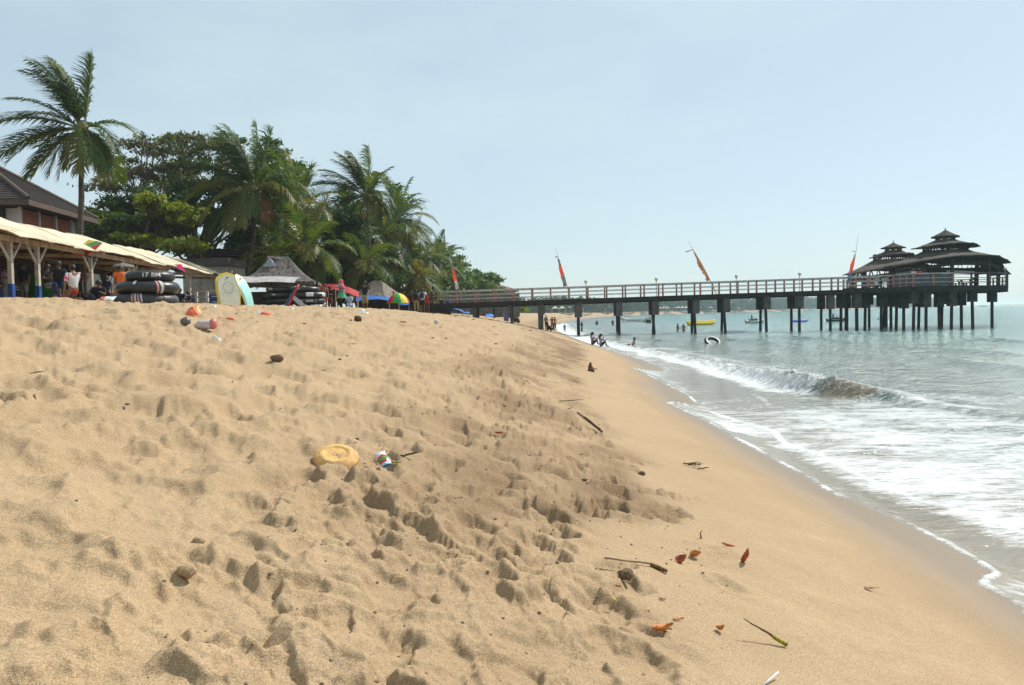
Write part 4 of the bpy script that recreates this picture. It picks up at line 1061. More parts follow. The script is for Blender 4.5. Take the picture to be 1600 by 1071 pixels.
# ------------------------------------------------------------------ house
M_ROOFT = mat('dark_roof_tile', (.085,.068,.066), .85, .2, .2, 3, .5, .02); M_FASC = mat('fascia_board', (.12,.085,.07), .8)
M_REDB = mat('red_brick_panel', (.36,.115,.065), .85, .2, .15, 3, .5, .01, (1,1,3)); M_CREAM = mat('house_wall', (.50,.48,.45), .9, .15, .1, 1.5, .3); M_WIN = mat('window_dark', (.03,.03,.035), .25, .5, .05)
hz = 7.85; e = Vector((-.1027,1,0)).normalized(); w_ = Vector((-1,-.1027,0)).normalized(); O = Vector((-22.4, 36, 0))   # near eave corner
house = thing('house', 'two storey house with dark hipped tile roof and red brick wall panels behind the stall', 'house', (O.x-5, O.y+3.5, 2.6))
def hp(a, b, z): return O+w_*a+e*b+Vector((0,0,z))
LW, LD = 13.0, 7.4
A = [hp(0,0,hz), hp(LW,0,hz), hp(LW,LD,hz), hp(0,LD,hz)]; r1, r2 = hp(LD/2+.6,LD/2,hz+2.75), hp(LW-LD/2,LD/2,hz+2.75)
for f, nm in (((A[0],r1,A[3]),'roof'), ((A[1],r2,r1,A[0]),'roof'), ((A[2],r2,A[1]),'roof'), ((A[3],r1,r2,A[2]),'roof')):
    nrm = (f[1]-f[0]).cross(f[2]-f[0]).normalized(); nrm = nrm if nrm.z > 0 else -nrm
    m = MB(); m.poly(list(f), .16, nrm); rf = m.build('roof', M_ROOFT, house)
    # courses of tiles standing a little proud
    lo0, lo1 = f[0], f[-1]
    hi0 = f[1]; hi1 = f[-2]
    mb = MB(); n = 26
    for k in range(n):
        t0, t1 = k/n, (k+.95)/n
        a0, a1 = lo0.lerp(hi0, t0), lo0.lerp(hi0, t1); b0, b1 = lo1.lerp(hi1, t0), lo1.lerp(hi1, t1)
        mb.add([a0+nrm*.05, b0+nrm*.05, b1+nrm*.015, a1+nrm*.015, a0+nrm*.0, b0+nrm*.0], [(0,1,2,3),(4,5,1,0)])
    c = mb.build('tile_courses', M_ROOFT, rf); c['kind'] = 'stuff'
for a, b in ((A[0],r1),(A[3],r1),(r1,r2),(A[1],r2)):
    m = MB(); m.tube([a+Vector((0,0,.07)), b+Vector((0,0,.07))], .10, 6); m.build('ridge_tiles', M_FASC, house)
for a, b in ((A[0],A[3]),(A[0],A[1])):
    m = MB(); m.beam(a+Vector((0,0,-.14)), b+Vector((0,0,-.14)), .05, .26); m.build('fascia', M_FASC, house)
m = MB(); m.poly([hp(.06,.06,hz-.22), hp(LW-.1,.06,hz-.22), hp(LW-.1,LD-.1,hz-.22), hp(.06,LD-.06,hz-.22)], .03, (0,0,1)); m.build('soffit', M_DKW, house)
wi = .75
m = MB(); m.poly([hp(wi+.1,wi+.1,hz-.3), hp(LW-wi,wi+.1,hz-.3), hp(LW-wi,LD-wi,hz-.3), hp(wi+.1,LD-wi,hz-.3)], hz-2.4, (0,0,1)); m.build('wall', M_CREAM, house)
for k in range(3):                                             # red panels on the seaward wall between pale columns
    b0 = wi+.1+k*1.72; m = MB(); m.poly([hp(wi+.04,b0+.12,hz-.32), hp(wi+.04,b0+1.6,hz-.32), hp(wi+.04,b0+1.6,3.0), hp(wi+.04,b0+.12,3.0)], .06, (1,0,0)); m.build('brick_panel', M_REDB, house)
for k in range(4):
    b0 = wi+.06+k*1.72; m = MB(); q = hp(wi+.03,b0,(hz+2.4)/2); m.box(q, (.14,.14,hz-2.8)); m.build('column', M_CREAM, house)
m = MB(); q = hp(wi+.9,wi+.02,(hz+2.4)/2); m.box(q, (.42,.12,hz-2.8)); m.build('dark_pier_panel', M_DKW, house)
f = MB(); c = hp(wi+4.4,wi+.06,hz-.78); f.box(c, (2.6,.12,.75)); wf = f.build('window', M_FASC, house)
m = MB(); m.box(c+Vector((0,-.03,0)), (2.4,.12,.6)); m.build('pane', M_WIN, wf)
for k in range(8):
    m = MB(); m.box(c+Vector((-1.1+k*.31,-.1,0)), (.04,.04,.6)); m.build('bar', M_FASC, wf)

# grey flat roofed building and the tile roof behind it
M_SLAB = mat('grey_slab', (.17,.165,.16), .9, .15, .15, 1.5, .4)
q = P(318, 400, 50); gb = thing('kiosk_building', 'small white building with thick grey flat roof behind the end of the stall', 'building', (q.x,q.y,2.5))
m = MB(); m.box((q.x-.1,q.y+1.6,5.82), (3.5,3.6,.5)); m.build('roof_slab', M_SLAB, gb)
m = MB(); m.box((q.x+.05,q.y+1.7,4.0), (3.0,3.1,3.1)); m.build('wall', M_WALLW, gb)
for dx, nm, mm, ww in ((-.75,'door',M_WALLW,.8),(.75,'door',M_CREAM,.8)):
    m = MB(); m.box((q.x+dx,q.y+.12,3.6), (ww,.05,2.1)); dr = m.build(nm, mm, gb)
    m = MB(); m.box((q.x+dx+.3,q.y+.08,3.6), (.05,.05,.12)); m.build('handle', M_DKW, dr)
m = MB(); m.box((q.x+1.35,q.y+.6,5.25), (.5,1.3,.35)); m.build('beam_end', M_CREAM, gb)
q = P(345, 398, 54); tb = thing('tiled_shed', 'dark shed roof with stepped tile edge behind the kiosk building', 'shed', (q.x,q.y,2.5))
for k in range(7):
    m = MB(); m.box((q.x-.35+.12*k,q.y+1.0,7.0-.19*k), (4.2,2.6-.1*k,.10), Matrix.Rotation(R(3),3,'Y')); m.build('roof_course', M_ROOFT, tb)
m = MB(); m.box((q.x-.1,q.y+1.4,4.2), (2.6,1.6,3.6)); m.build('wall', M_SHADE, tb)

# small roofs behind palm and stall
q = P(137, 372, 58); hs = thing('house', 'small far tiled roof seen between the tall palm and the stall roof', 'house', (q.x,q.y,2.6))
hip_roof((q.x,q.y), 2.6, 2.4, 7.6, 8.7, 1.0, M_ROOFT, 'roof', hs, sag=0, seed=9)
m = MB(); m.box((q.x,q.y,5.0), (3.9,3.6,5.1)); m.build('wall', M_CREAM, hs)

# distant brown building behind the pier
M_FARR = mat('brown_tile_far', (.22,.13,.11), .85); M_FARW = mat('tan_wall_far', (.36,.29,.22), .85)
q = P(778, 440, 150); fb = thing('beach_hotel', 'tan building with brown hipped roofs rising beyond the trees behind the pier', 'building', (q.x,q.y,2.5))
hip_roof((q.x-2.2,q.y), 1.75, 1.75, P(765,438.5,150).z, P(763,433,150).z, .1, M_FARR, 'roof', fb, sag=0, thick=.15)
m = MB(); m.box((q.x-2.2,q.y,(P(765,438.5,150).z+5)/2), (2.6,2.6,P(765,438.5,150).z-5)); m.build('wall', M_FARW, fb)
hip_roof((q.x-.6,q.y-1), 4.6, 3.6, P(790,455,150).z, P(780,444,150).z, .4, M_FARR, 'roof', fb, sag=0, thick=.15)
m = MB(); m.box((q.x-.6,q.y-1,(P(790,455,150).z+2.5)/2), (7.4,5.6,P(790,455,150).z-2.5)); m.build('wall', M_FARW, fb)
for k in range(4):
    m = MB(); m.box((q.x-3+k*1.6,q.y-3.85,4.6), (.8,.1,1.1)); m.build('window', M_WIN, fb)
# long grey wall behind the shore end of the pier
q0, q1_ = spot(640, 90), spot(812, 96)
gw = thing('sea_wall', 'long pale grey wall behind the railing at the shore end of the pier', 'wall', (q0+q1_)/2)
nseg = 9
for k in range(nseg):
    a, b_ = q0.lerp(q1_, k/nseg), q0.lerp(q1_, (k+.97)/nseg); mid = (a+b_)/2
    m = MB(); m.beam(Vector((a.x,a.y,3.2)), Vector((b_.x,b_.y,3.2)), .3, 2.9); m.build('wall_panel', M_CONC, gw)
m = MB(); m.beam(Vector((q0.x,q0.y,4.7)), Vector((q1_.x,q1_.y,4.7)), .4, .12); m.build('coping', M_CONC, gw)
q = spot(803, 100); ps = thing('red_hut', 'small salmon painted kiosk hut beyond the pier piles', 'hut', q)
m = MB(); m.box(q+Vector((0,0,.75)), (.9,.9,1.5)); m.build('wall', M_SALMON, ps)
hip_roof((q.x,q.y), .7, .7, q.z+1.5, q.z+2.0, .05, M_FARR, 'roof', ps, sag=0)

# ------------------------------------------------------------------ trees
def np_mesh(name, V, nper, mt, parent=None, kind=None):
    """faces of nper vertices each, given in order"""
    me = bpy.data.meshes.new(name); n = len(V)
    org = np.array(list(parent['_o'])) if parent is not None else np.zeros(3)
    me.vertices.add(n); me.vertices.foreach_set('co', (V-org).astype(np.float32).ravel())
    me.loops.add(n); me.loops.foreach_set('vertex_index', np.arange(n, dtype=np.int32))
    me.polygons.add(n//nper); me.polygons.foreach_set('loop_start', np.arange(0, n, nper, dtype=np.int32)); me.update(calc_edges=True)
    me.materials.append(mt); o = bpy.data.objects.new(name, me); COL.objects.link(o)
    if parent is not None: o.parent = parent
    if kind: o['kind'] = kind
    return o
WIND = Vector((-1, .15, .12)).normalized()
L_PALM = leafmat('palm_leaf', (.034,.080,.013), (.078,.125,.020), (.14,.15,.03), .40, .5, .5)
L_PALMY = leafmat('palm_leaf_yellow', (.17,.16,.035), (.10,.13,.03), (.28,.20,.05), .42, .8, .45)
L_PALMD = leafmat('palm_leaf_dead', (.20,.075,.03), (.28,.13,.05), (.38,.24,.12), .3, .8, .7)
M_TRUNK = mat('palm_trunk', (.11,.085,.068), .9, .15, .25, 3, .8, .03, (1,1,4)); M_BARK = mat('bark', (.13,.10,.075), .9, .15, .25, 4, .8, .03)
M_STALK = mat('leaf_stalk', (.16,.15,.05), .6); M_STALKD = mat('dry_stalk', (.30,.18,.09), .7)
def frond(base, az, el, L, droop, wind, seed, par, nl=34, mt=None, wd=.045, leaflet=.35, stalk=None):
    rg = random.Random(seed); d = Vector((math.cos(az)*math.cos(el), math.sin(az)*math.cos(el), math.sin(el)))
    n = 14; st = L/n; p = Vector(base); pts = [p.copy()]; ds = [d.copy()]
    for i in range(n):
        t = i/n
        d = (d + Vector((0,0,-1))*droop*(.35+t*1.3)/n*1.6 + WIND*wind*(.3+t)/n).normalized()
        p = p+d*st; pts.append(p.copy()); ds.append(d.copy())
    m = MB(); m.tube(pts, [.045*(1-.85*i/n)*L/3.5 for i in range(n+1)], 5); 
    fr = m.build('frond', stalk or M_STALK, par, True)
    vs = []
    twist = rg.uniform(-.35,.35)
    for k in range(nl):
        t = .13+.87*(k+.5)/nl; f = t*n; i = min(n-1, int(f)); b0 = pts[i].lerp(pts[i+1], f-i); dd = ds[i]
        side = dd.cross(Vector((0,0,1)))
        if side.length < .15: side = Vector((math.sin(az), -math.cos(az), 0))
        side.normalize(); upv = side.cross(dd).normalized()
        ll = L*leaflet*(math.sin(math.pi*min(1, (t*.86+.10)))**.55)*rg.uniform(.85,1.1)
        for s in (-1, 1):
            if rg.random() < .04: continue
            ld = (side*s*math.cos(twist) + upv*(.18+s*math.sin(twist)) + dd*(.55+.7*t)).normalized()
            ld = (ld+WIND*wind*.55+Vector((rg.uniform(-.1,.1),rg.uniform(-.1,.1),rg.uniform(-.1,.1)))).normalized()
            w = wd*rg.uniform(.8,1.2)
            wv = ld.cross(upv); 
            if wv.length < .05: wv = dd.copy()
            wv = wv.normalized()*w
            p0 = b0; l2 = (ld+Vector((0,0,-1))*(.45+.35*droop)+WIND*wind*.7).normalized(); p1 = p0+ld*ll*.5; p2 = p1+l2*ll*.5
            vs += [p0-wv*.5, p0+wv*.5, p1+wv*.5, p1-wv*.5, p1-wv*.5, p1+wv*.5, p2+wv*.08, p2-wv*.08]
    lv = np_mesh('leaflets', np.array([tuple(v) for v in vs]), 4, mt or L_PALM, fr); lv['kind'] = 'stuff'
    return fr
def palm(lab, px, py, D, basepx, L, seed, n=20, group='coconut palms along the beach', wind=.9, hang=4, dead=1, bend=0, yellow=.15, nl=34, custom=None, upb=0, upb_n=7, extra_n=4, lsc=1.0):
    top = P(px, py, D); bx = P(basepx, 480, D).x; gz = ground(bx, D)-.2; base = Vector((bx, D, gz))
    t = thing('coconut_palm', lab, 'palm tree', base, group); rg = random.Random(seed)
    pts = []
    for i in range(12):
        s = i/11; q = base.lerp(top, s); q.x += bend*math.sin(math.pi*s)+.02*math.sin(i*2.1); pts.append(q)
    m = MB(); m.tube(pts, [.155*(1-.4*i/11)+(.07 if i == 0 else 0)+(.01 if i % 2 else 0) for i in range(12)], 9); m.build('trunk', M_TRUNK, t, True)
    m = MB(); m.ball(top+Vector((0,0,.05)), .26, 9, 7, (1,1,1.5)); m.build('crownshaft', M_STALK, t, True)
    nn = []
    for i in range(rg.randint(4,7)):
        a = rg.uniform(0,6.28); m = MB(); m.ball(top+Vector((.27*math.cos(a),.27*math.sin(a),-.12-.1*rg.random())), .11, 8, 6, (1,1,1.2)); m.build('coconut', mat('coconut_green', (.14,.15,.04), .5), t, True)
    fl = custom or []
    if not custom:
        for i in range(n):
            a = i*2.39996+rg.uniform(-.25,.25); e_ = R(80)-R(100)*((i+.5)/n)**.85+rg.uniform(-.12,.12)
            fl.append((a, e_+upb, L*rg.uniform(.85,1.08), .55+.75*(i/n)+rg.uniform(-.1,.2), wind*rg.uniform(.8,1.2), 'g'))
        for i in range(hang): fl.append((rg.uniform(0,6.28), R(-35)+rg.uniform(-.3,.2), L*rg.uniform(.6,.85), 1.5, wind*.3, 'y' if rg.random() < .5 else 'g'))
        for i in range(dead): fl.append((rg.choice((-1.2,-1.9,-.6,3.6)), R(-50), L*.8, 1.9, wind*.2, 'd'))
    if custom:
        for i in range(upb_n): fl.append((R(rg.uniform(130,225)), R(rg.choice((rg.uniform(66,86), rg.uniform(66,86), rg.uniform(0,50)))), L*rg.uniform(.85,1.1), rg.uniform(.35,.65), rg.uniform(.35,.65), 'g'))
        for i in range(extra_n): fl.append((R(rg.uniform(-60,60)), R(rg.uniform(-30,60)), L*rg.uniform(.65,.85), rg.uniform(.8,1.2), rg.uniform(-.1,.4), 'g'))
    for i, (a, e_, l_, dr, wn, c_) in enumerate(fl):
        l_ *= lsc
        if c_ == 'g' and rg.random() < yellow: c_ = 'y'
        frond(top+Vector((.08*math.cos(a),.08*math.sin(a),.05)), a, e_, l_, dr, wn, seed*100+i, t, nl, {'g':L_PALM,'y':L_PALMY,'d':L_PALMD}[c_], wd=.072*max(1,L/3.6)*34/nl, stalk=M_STALKD if c_ == 'd' else None)
    return t
# azimuth 0 points right, 180 left, -90 towards the viewer
d2 = R
palm('tall wind bent coconut palm in front of the house, leftmost of all', 129, 203, 35.0, 122, 3.7, 1, custom=[
 (d2(178),d2(72),4.2,.45,.45,'g'),(d2(150),d2(76),4.1,.4,.5,'g'),(d2(205),d2(70),4.1,.45,.45,'g'),(d2(170),d2(80),4.2,.4,.6,'g'),(d2(190),d2(68),4.0,.55,.5,'g'),(d2(185),d2(42),3.9,.45,.6,'g'),(d2(165),d2(34),3.8,.5,.6,'g'),
 (d2(20),d2(82),3.9,.35,.15,'g'),(d2(-15),d2(78),3.6,.5,.25,'g'),(d2(190),d2(22),4.0,.5,.5,'g'),(d2(215),d2(16),3.8,.55,.5,'g'),(d2(150),d2(12),3.7,.6,.5,'g'),
 (d2(180),d2(2),4.1,.6,.5,'g'),(d2(200),d2(-8),4.2,.55,.4,'g'),(d2(225),d2(-14),3.9,.7,.4,'g'),(d2(165),d2(-18),4.0,.7,.4,'g'),(d2(195),d2(-28),3.7,.8,.3,'g'),
 (d2(8),d2(28),3.0,1.15,-.15,'g'),(d2(-20),d2(12),2.8,1.5,.1,'g'),(d2(-50),d2(-10),3.0,1.4,.1,'g'),(d2(-70),d2(-30),3.1,1.5,0,'y'),(d2(-100),d2(-35),2.6,1.6,.1,'y'),(d2(-35),d2(-35),3.3,1.3,-.1,'y'),
 (d2(230),d2(-50),3.0,1.4,.2,'d'),(d2(60),d2(-20),3.2,1.4,.1,'g'),(d2(100),d2(10),3.3,1.0,.3,'g'),(d2(240),d2(-35),3.2,1.2,.2,'g')], nl=44, yellow=0, upb_n=3, extra_n=1, lsc=.88)
palm('large coconut palm leaning right with a red brown dead frond hanging in front', 397, 300, 48.0, 373, 4.3, 2, custom=[
 (d2(150),d2(74),4.4,.5,.75,'g'),(d2(180),d2(66),4.5,.55,.8,'g'),(d2(200),d2(78),4.5,.4,.6,'g'),(d2(120),d2(70),4.3,.5,.6,'g'),(d2(20),d2(84),4.3,.35,.25,'g'),(d2(-10),d2(72),4.0,.6,.35,'g'),
 (d2(185),d2(48),4.0,.8,.7,'g'),(d2(165),d2(30),4.2,.9,.6,'g'),(d2(210),d2(20),4.3,1.0,.4,'y'),(d2(190),d2(5),4.4,1.0,.3,'g'),(d2(230),d2(0),4.2,1.2,.3,'y'),(d2(250),d2(-20),3.6,1.4,.2,'y'),
 (d2(-30),d2(20),4.2,1.2,-.1,'y'),(d2(-5),d2(30),4.2,1.1,-.1,'g'),(d2(-15),d2(5),4.0,1.3,-.1,'y'),(d2(10),d2(45),4.0,.9,.1,'g'),(d2(-75),d2(10),3.0,2.0,0,'g'),(d2(-50),d2(-5),2.9,2.0,0,'d'),(d2(-90),d2(-10),3.4,1.7,.1,'y'),
 (d2(215),d2(-30),4.0,1.2,.2,'g'),(d2(200),d2(-40),3.8,1.2,.2,'y'),(d2(-40),d2(-35),3.8,1.3,0,'g'),(d2(170),d2(-15),4.2,1.1,.3,'g'),(d2(60),d2(30),4.0,.9,.3,'g'),(d2(90),d2(55),4.0,.6,.4,'g')], nl=40, bend=.35, yellow=0)
palm('slender coconut palm standing clear against the sky right of the large one', 573, 308, 60.0, 580, 4.0, 3, custom=[
 (d2(170),d2(68),4.0,.45,.7,'g'),(d2(190),d2(75),4.1,.4,.7,'g'),(d2(140),d2(72),4.0,.45,.5,'g'),(d2(30),d2(84),3.9,.35,.3,'g'),(d2(5),d2(62),3.0,.5,-.1,'g'),(d2(180),d2(50),3.9,.6,.6,'g'),(d2(200),d2(36),4.0,.6,.6,'g'),
 (d2(175),d2(18),4.1,.5,.5,'g'),(d2(190),d2(0),4.2,.5,.4,'g'),(d2(205),d2(-12),4.0,.6,.3,'g'),(d2(160),d2(-6),4.0,.6,.3,'g'),(d2(-20),d2(20),2.8,1.3,0,'g'),(d2(-10),d2(-5),2.6,1.5,0,'g'),(d2(-70),d2(-10),2.9,1.4,0,'y'),
 (d2(230),d2(-30),3.2,1.2,.2,'g'),(d2(-45),d2(-35),2.8,1.4,0,'g'),(d2(80),d2(30),3.5,.9,.3,'g'),(d2(110),d2(0),3.5,.9,.3,'g')], nl=34, yellow=.05)
palm('coconut palm with upswept fronds just right of the large leaning palm', 462, 325, 54, 470, 3.9, 4, n=19, wind=.55, upb=.12, yellow=.2)
palm('dense coconut palm under the slender one, fronds reaching right into the sky', 600, 372, 66, 596, 4.6, 5, n=24, wind=.25, hang=6, yellow=.3)
palm('coconut palm with grey green fronds left of the slender palm', 545, 372, 62, 548, 4.2, 6, n=22, wind=.35, hang=6, yellow=.3)
palm('yellowing coconut palm above the brown thatched hut', 566, 415, 57, 562, 3.2, 7, n=18, wind=.3, hang=7, dead=1, yellow=.35, nl=28)
palm('coconut palm with drooping yellow fronds behind the striped parasol', 640, 412, 68, 640, 3.9, 8, n=20, wind=.2, hang=6, yellow=.3, nl=28)
palm('small yellow green palm right above the group of four visitors', 652, 437, 64, 655, 2.8, 9, n=16, wind=.2, hang=5, yellow=.45, nl=26)
palm('coconut palm with long hanging fronds behind the thatched hut', 480, 392, 46, 484, 3.2, 10, n=18, wind=.4, hang=7, yellow=.12, nl=30)
palm('short palm with bright fronds between the kiosk building and the thatched hut', 428, 402, 50, 420, 2.5, 11, n=15, wind=.2, hang=5, yellow=.35, nl=28)
palm('broad coconut palm filling the middle of the grove', 520, 410, 60, 522, 4.0, 12, n=20, wind=.2, hang=6, yellow=.3, nl=30)
palm('coconut palm at the seaward edge of the grove', 672, 420, 82, 676, 4.2, 13, n=20, wind=.3, hang=5, yellow=.3, nl=26)
palm('thin distant palm behind the first banner', 692, 408, 105, 694, 4.2, 14, n=15, wind=.6, hang=2, yellow=.1, nl=20)
palm('coconut palm behind the slender one with fronds fanned to the right', 622, 345, 74, 618, 4.6, 15, n=20, wind=-.1, hang=4, yellow=.2, nl=28)

def leafy(lab, px, D, basepx, clumps, nleaf, mt, seed, group='broadleaf trees behind the beach', lsz=.17, trunk=.3, cat='tree', name='broadleaf_tree', forks=1):
    """trunk, limbs and twigs reaching to each clump; leaves spread through flattened clumps"""
    rg = random.Random(seed); rn = np.random.default_rng(seed)
    bx = P(basepx, 480, D).x; base = Vector((bx, D, ground(bx, D)-.3))
    t = thing(name, lab, cat, base, group)
    cs = [(P(a, b, D+dd), r_w, r_h) for a, b, dd, r_w, r_h in clumps]
    cen = sum((c[0] for c in cs), Vector())/len(cs); split = base.lerp(Vector((cen.x*.4+base.x*.6, D, cen.z)), .42)
    m = MB(); m.tube([base, base.lerp(split,.5)+Vector((.12,0,0)), split], [trunk*1.15, trunk*.9, trunk*.75], 9); tr = m.build('trunk', M_BARK, t, True)
    br = MB(); tips = []; tw = []
    for c, rw, rh in cs:
        mid = split.lerp(c, .55)+Vector((rg.uniform(-.3,.3), rg.uniform(-.3,.3), rg.uniform(.0,.5)))
        br.tube([split, split.lerp(mid,.5)+Vector((0,0,-.1)), mid, c], [trunk*.42, trunk*.32, trunk*.22, trunk*.08], 6)
        for k in range(9):
            a = rg.uniform(0,6.28); rr = rw*math.sqrt(rg.random()); q = c+Vector((rr*math.cos(a), rr*math.sin(a), rh*rg.uniform(-.5,.9)*(1-.5*rr/rw)))
            s0 = mid.lerp(c, rg.uniform(.2,1)); br.tube([s0, s0.lerp(q,.5)+Vector((rg.uniform(-.15,.15),0,rg.uniform(-.1,.15))), q], [trunk*.1, trunk*.06, .012], 4)
            for j in range(3):
                q2 = q+Vector((rg.gauss(0,.28)*rw*.5, rg.gauss(0,.28)*rw*.5, rg.gauss(0,.3)*rh*.6)); tw.append((q, q2, rw*.17, rh*.20))
                br.tube([q, q2], [.014,.006], 3)
    br.build('limbs', M_BARK, t, True)
    # leaves about the twigs, in tufts
    nt_ = len(tw); idx = rn.integers(0, nt_, nleaf); wts = rn.random(nt_); idx = np.where(rn.random(nleaf) < wts[idx]*.9+.1, idx, rn.integers(0, nt_, nleaf))
    A_ = np.array([tuple(a) for a, b, c, d in tw]); B_ = np.array([tuple(b) for a, b, c, d in tw]); Wd = np.array([c for a, b, c, d in tw]); Hd = np.array([d for a, b, c, d in tw])
    u = rn.random((nleaf,1))*1.15; pos = A_[idx]*(1-u)+B_[idx]*u + rn.normal(0,1,(nleaf,3))*np.stack([Wd[idx],Wd[idx],Hd[idx]],-1)
    nrm = rn.normal(0,1,(nleaf,3))*np.array([.75,.75,.5])+np.array([.15,-.15,.75]); nrm /= np.linalg.norm(nrm, axis=1)[:,None]
    tv = np.cross(nrm, rn.normal(0,1,(nleaf,3))); tv /= np.linalg.norm(tv, axis=1)[:,None]; bv = np.cross(nrm, tv)
    sz = lsz*rn.uniform(.6,1.35,(nleaf,1))
    V = np.stack([pos-tv*sz, pos+bv*sz*.45-tv*.1*sz, pos+tv*sz, pos-bv*sz*.45-tv*.1*sz], 1).reshape(-1,3)
    lo = np_mesh('foliage', V, 4, mt, t); lo['kind'] = 'stuff'
    return t
LG = leafmat('leaf_green', (.032,.092,.012), (.085,.155,.022), (.14,.19,.032), .35, .5)
LB = leafmat('leaf_bright', (.12,.20,.02), (.20,.25,.03), (.30,.22,.04), .42, .7)
LR = leafmat('leaf_rusty', (.045,.085,.02), (.10,.11,.03), (.16,.085,.04), .3, .6)
LD_ = leafmat('leaf_dark', (.026,.064,.014), (.058,.110,.022), (.09,.14,.03), .28, .5)
def cl(n, x0, x1, y0, y1, rw, rh, seed, dd=2.5, shape=None):
    rg = random.Random(seed); o = []
    for i in range(n):
        x = rg.uniform(x0,x1); u = (x-x0)/(x1-x0); yt = y0 if shape is None else float(np.interp(x, [s[0] for s in shape], [s[1] for s in shape]))
        o.append((x, yt+(y1-yt)*rg.random(), rg.uniform(-dd,dd), rw*rg.uniform(.7,1.2), rh*rg.uniform(.7,1.2)))
    return o
leafy('wide flat topped tree with thin rusty foliage between the two tall palms', 270, 56, 215, cl(15,165,300,230,300,1.5,.55,1,3,[(165,262),(200,235),(250,222),(300,222)])+cl(9,290,370,215,290,1.4,.6,2), 8500, LR, 21, lsz=.15)
leafy('tall green tree whose crown tops the wide rusty one', 320, 60, 300, cl(14,255,400,216,300,1.5,.7,3,3,[(255,222),(290,212),(340,212),(400,235)])+cl(6,400,470,235,320,1.4,.8,4,3), 14000, LG, 22, lsz=.16)
leafy('bright yellow green leafy tree behind the middle of the stall', 225, 50, 205, cl(17,150,300,330,395,1.15,.55,5,2,[(150,345),(200,322),(260,318),(300,330)]), 12000, LB, 23, lsz=.17)
leafy('dark bushy tree between the stall and the bright tree', 165, 52, 160, cl(12,115,215,300,400,1.2,.8,6,2,[(115,340),(150,300),(215,300)]), 11000, LD_, 24, lsz=.16)
leafy('dark dense tree behind the kiosk building', 320, 54, 318, cl(18,235,380,300,400,1.4,1.0,7,2), 16000, LD_, 25, lsz=.18)
leafy('sparse green tree with thin twigs reaching right beyond the large leaning palm', 450, 62, 430, cl(13,400,478,228,330,1.2,.7,8,2,[(400,225),(440,232),(478,262)]), 8000, LG, 26, lsz=.15)
leafy('dark thicket of a tree behind the thatched hut', 460, 58, 455, cl(20,380,545,330,440,1.5,1.1,9,2), 17000, LD_, 27, lsz=.19)
leafy('dark leafy tree filling the grove behind the brown thatched hut', 600, 78, 600, cl(20,520,665,375,460,2.0,1.3,10,3,[(520,390),(580,360),(630,372),(665,400)]), 15000, LD_, 28, lsz=.22)
leafy('round green tree directly behind the first banner', 712, 100, 710, cl(13,688,738,402,455,1.7,.8,11,3,[(688,412),(705,402),(738,418)]), 9000, LG, 29, lsz=.24)
leafy('layered green tree right of the first banner, its tips poking up', 738, 112, 735, cl(14,715,762,415,458,1.8,.75,12,3,[(715,415),(735,416),(762,436)]), 8000, LG, 30, lsz=.25)
leafy('low green tree beside the tan building', 760, 118, 757, cl(8,745,778,434,462,1.5,.7,13,3), 5000, LG, 31, lsz=.25)
leafy('dark green tree between the grove and the first banner', 680, 96, 680, cl(11,655,705,408,462,1.7,1.0,14,3), 8000, LD_, 32, lsz=.23)
leafy('low yellow green shrub below the pier deck beyond the shelters', 765, 128, 765, cl(10,735,815,478,492,1.4,.6,15,3), 4000, LB, 33, lsz=.22, trunk=.12, name='shrub', cat='shrub')
leafy('dark hedge like bush behind the red canopy', 530, 58, 530, cl(14,490,600,425,470,1.3,.8,16,2), 9000, LD_, 34, lsz=.2, trunk=.15, name='shrub', cat='shrub')
leafy('dark bush behind the striped parasol', 640, 72, 640, cl(12,600,690,440,480,1.4,.8,17,2), 7000, LD_, 35, lsz=.22, trunk=.15, name='shrub', cat='shrub')
leafy('dark bush in the shade behind the kiosk building', 380, 60, 375, cl(12,330,420,395,455,1.3,.8,18,2), 8000, LD_, 36, lsz=.2, trunk=.15, name='shrub', cat='shrub')

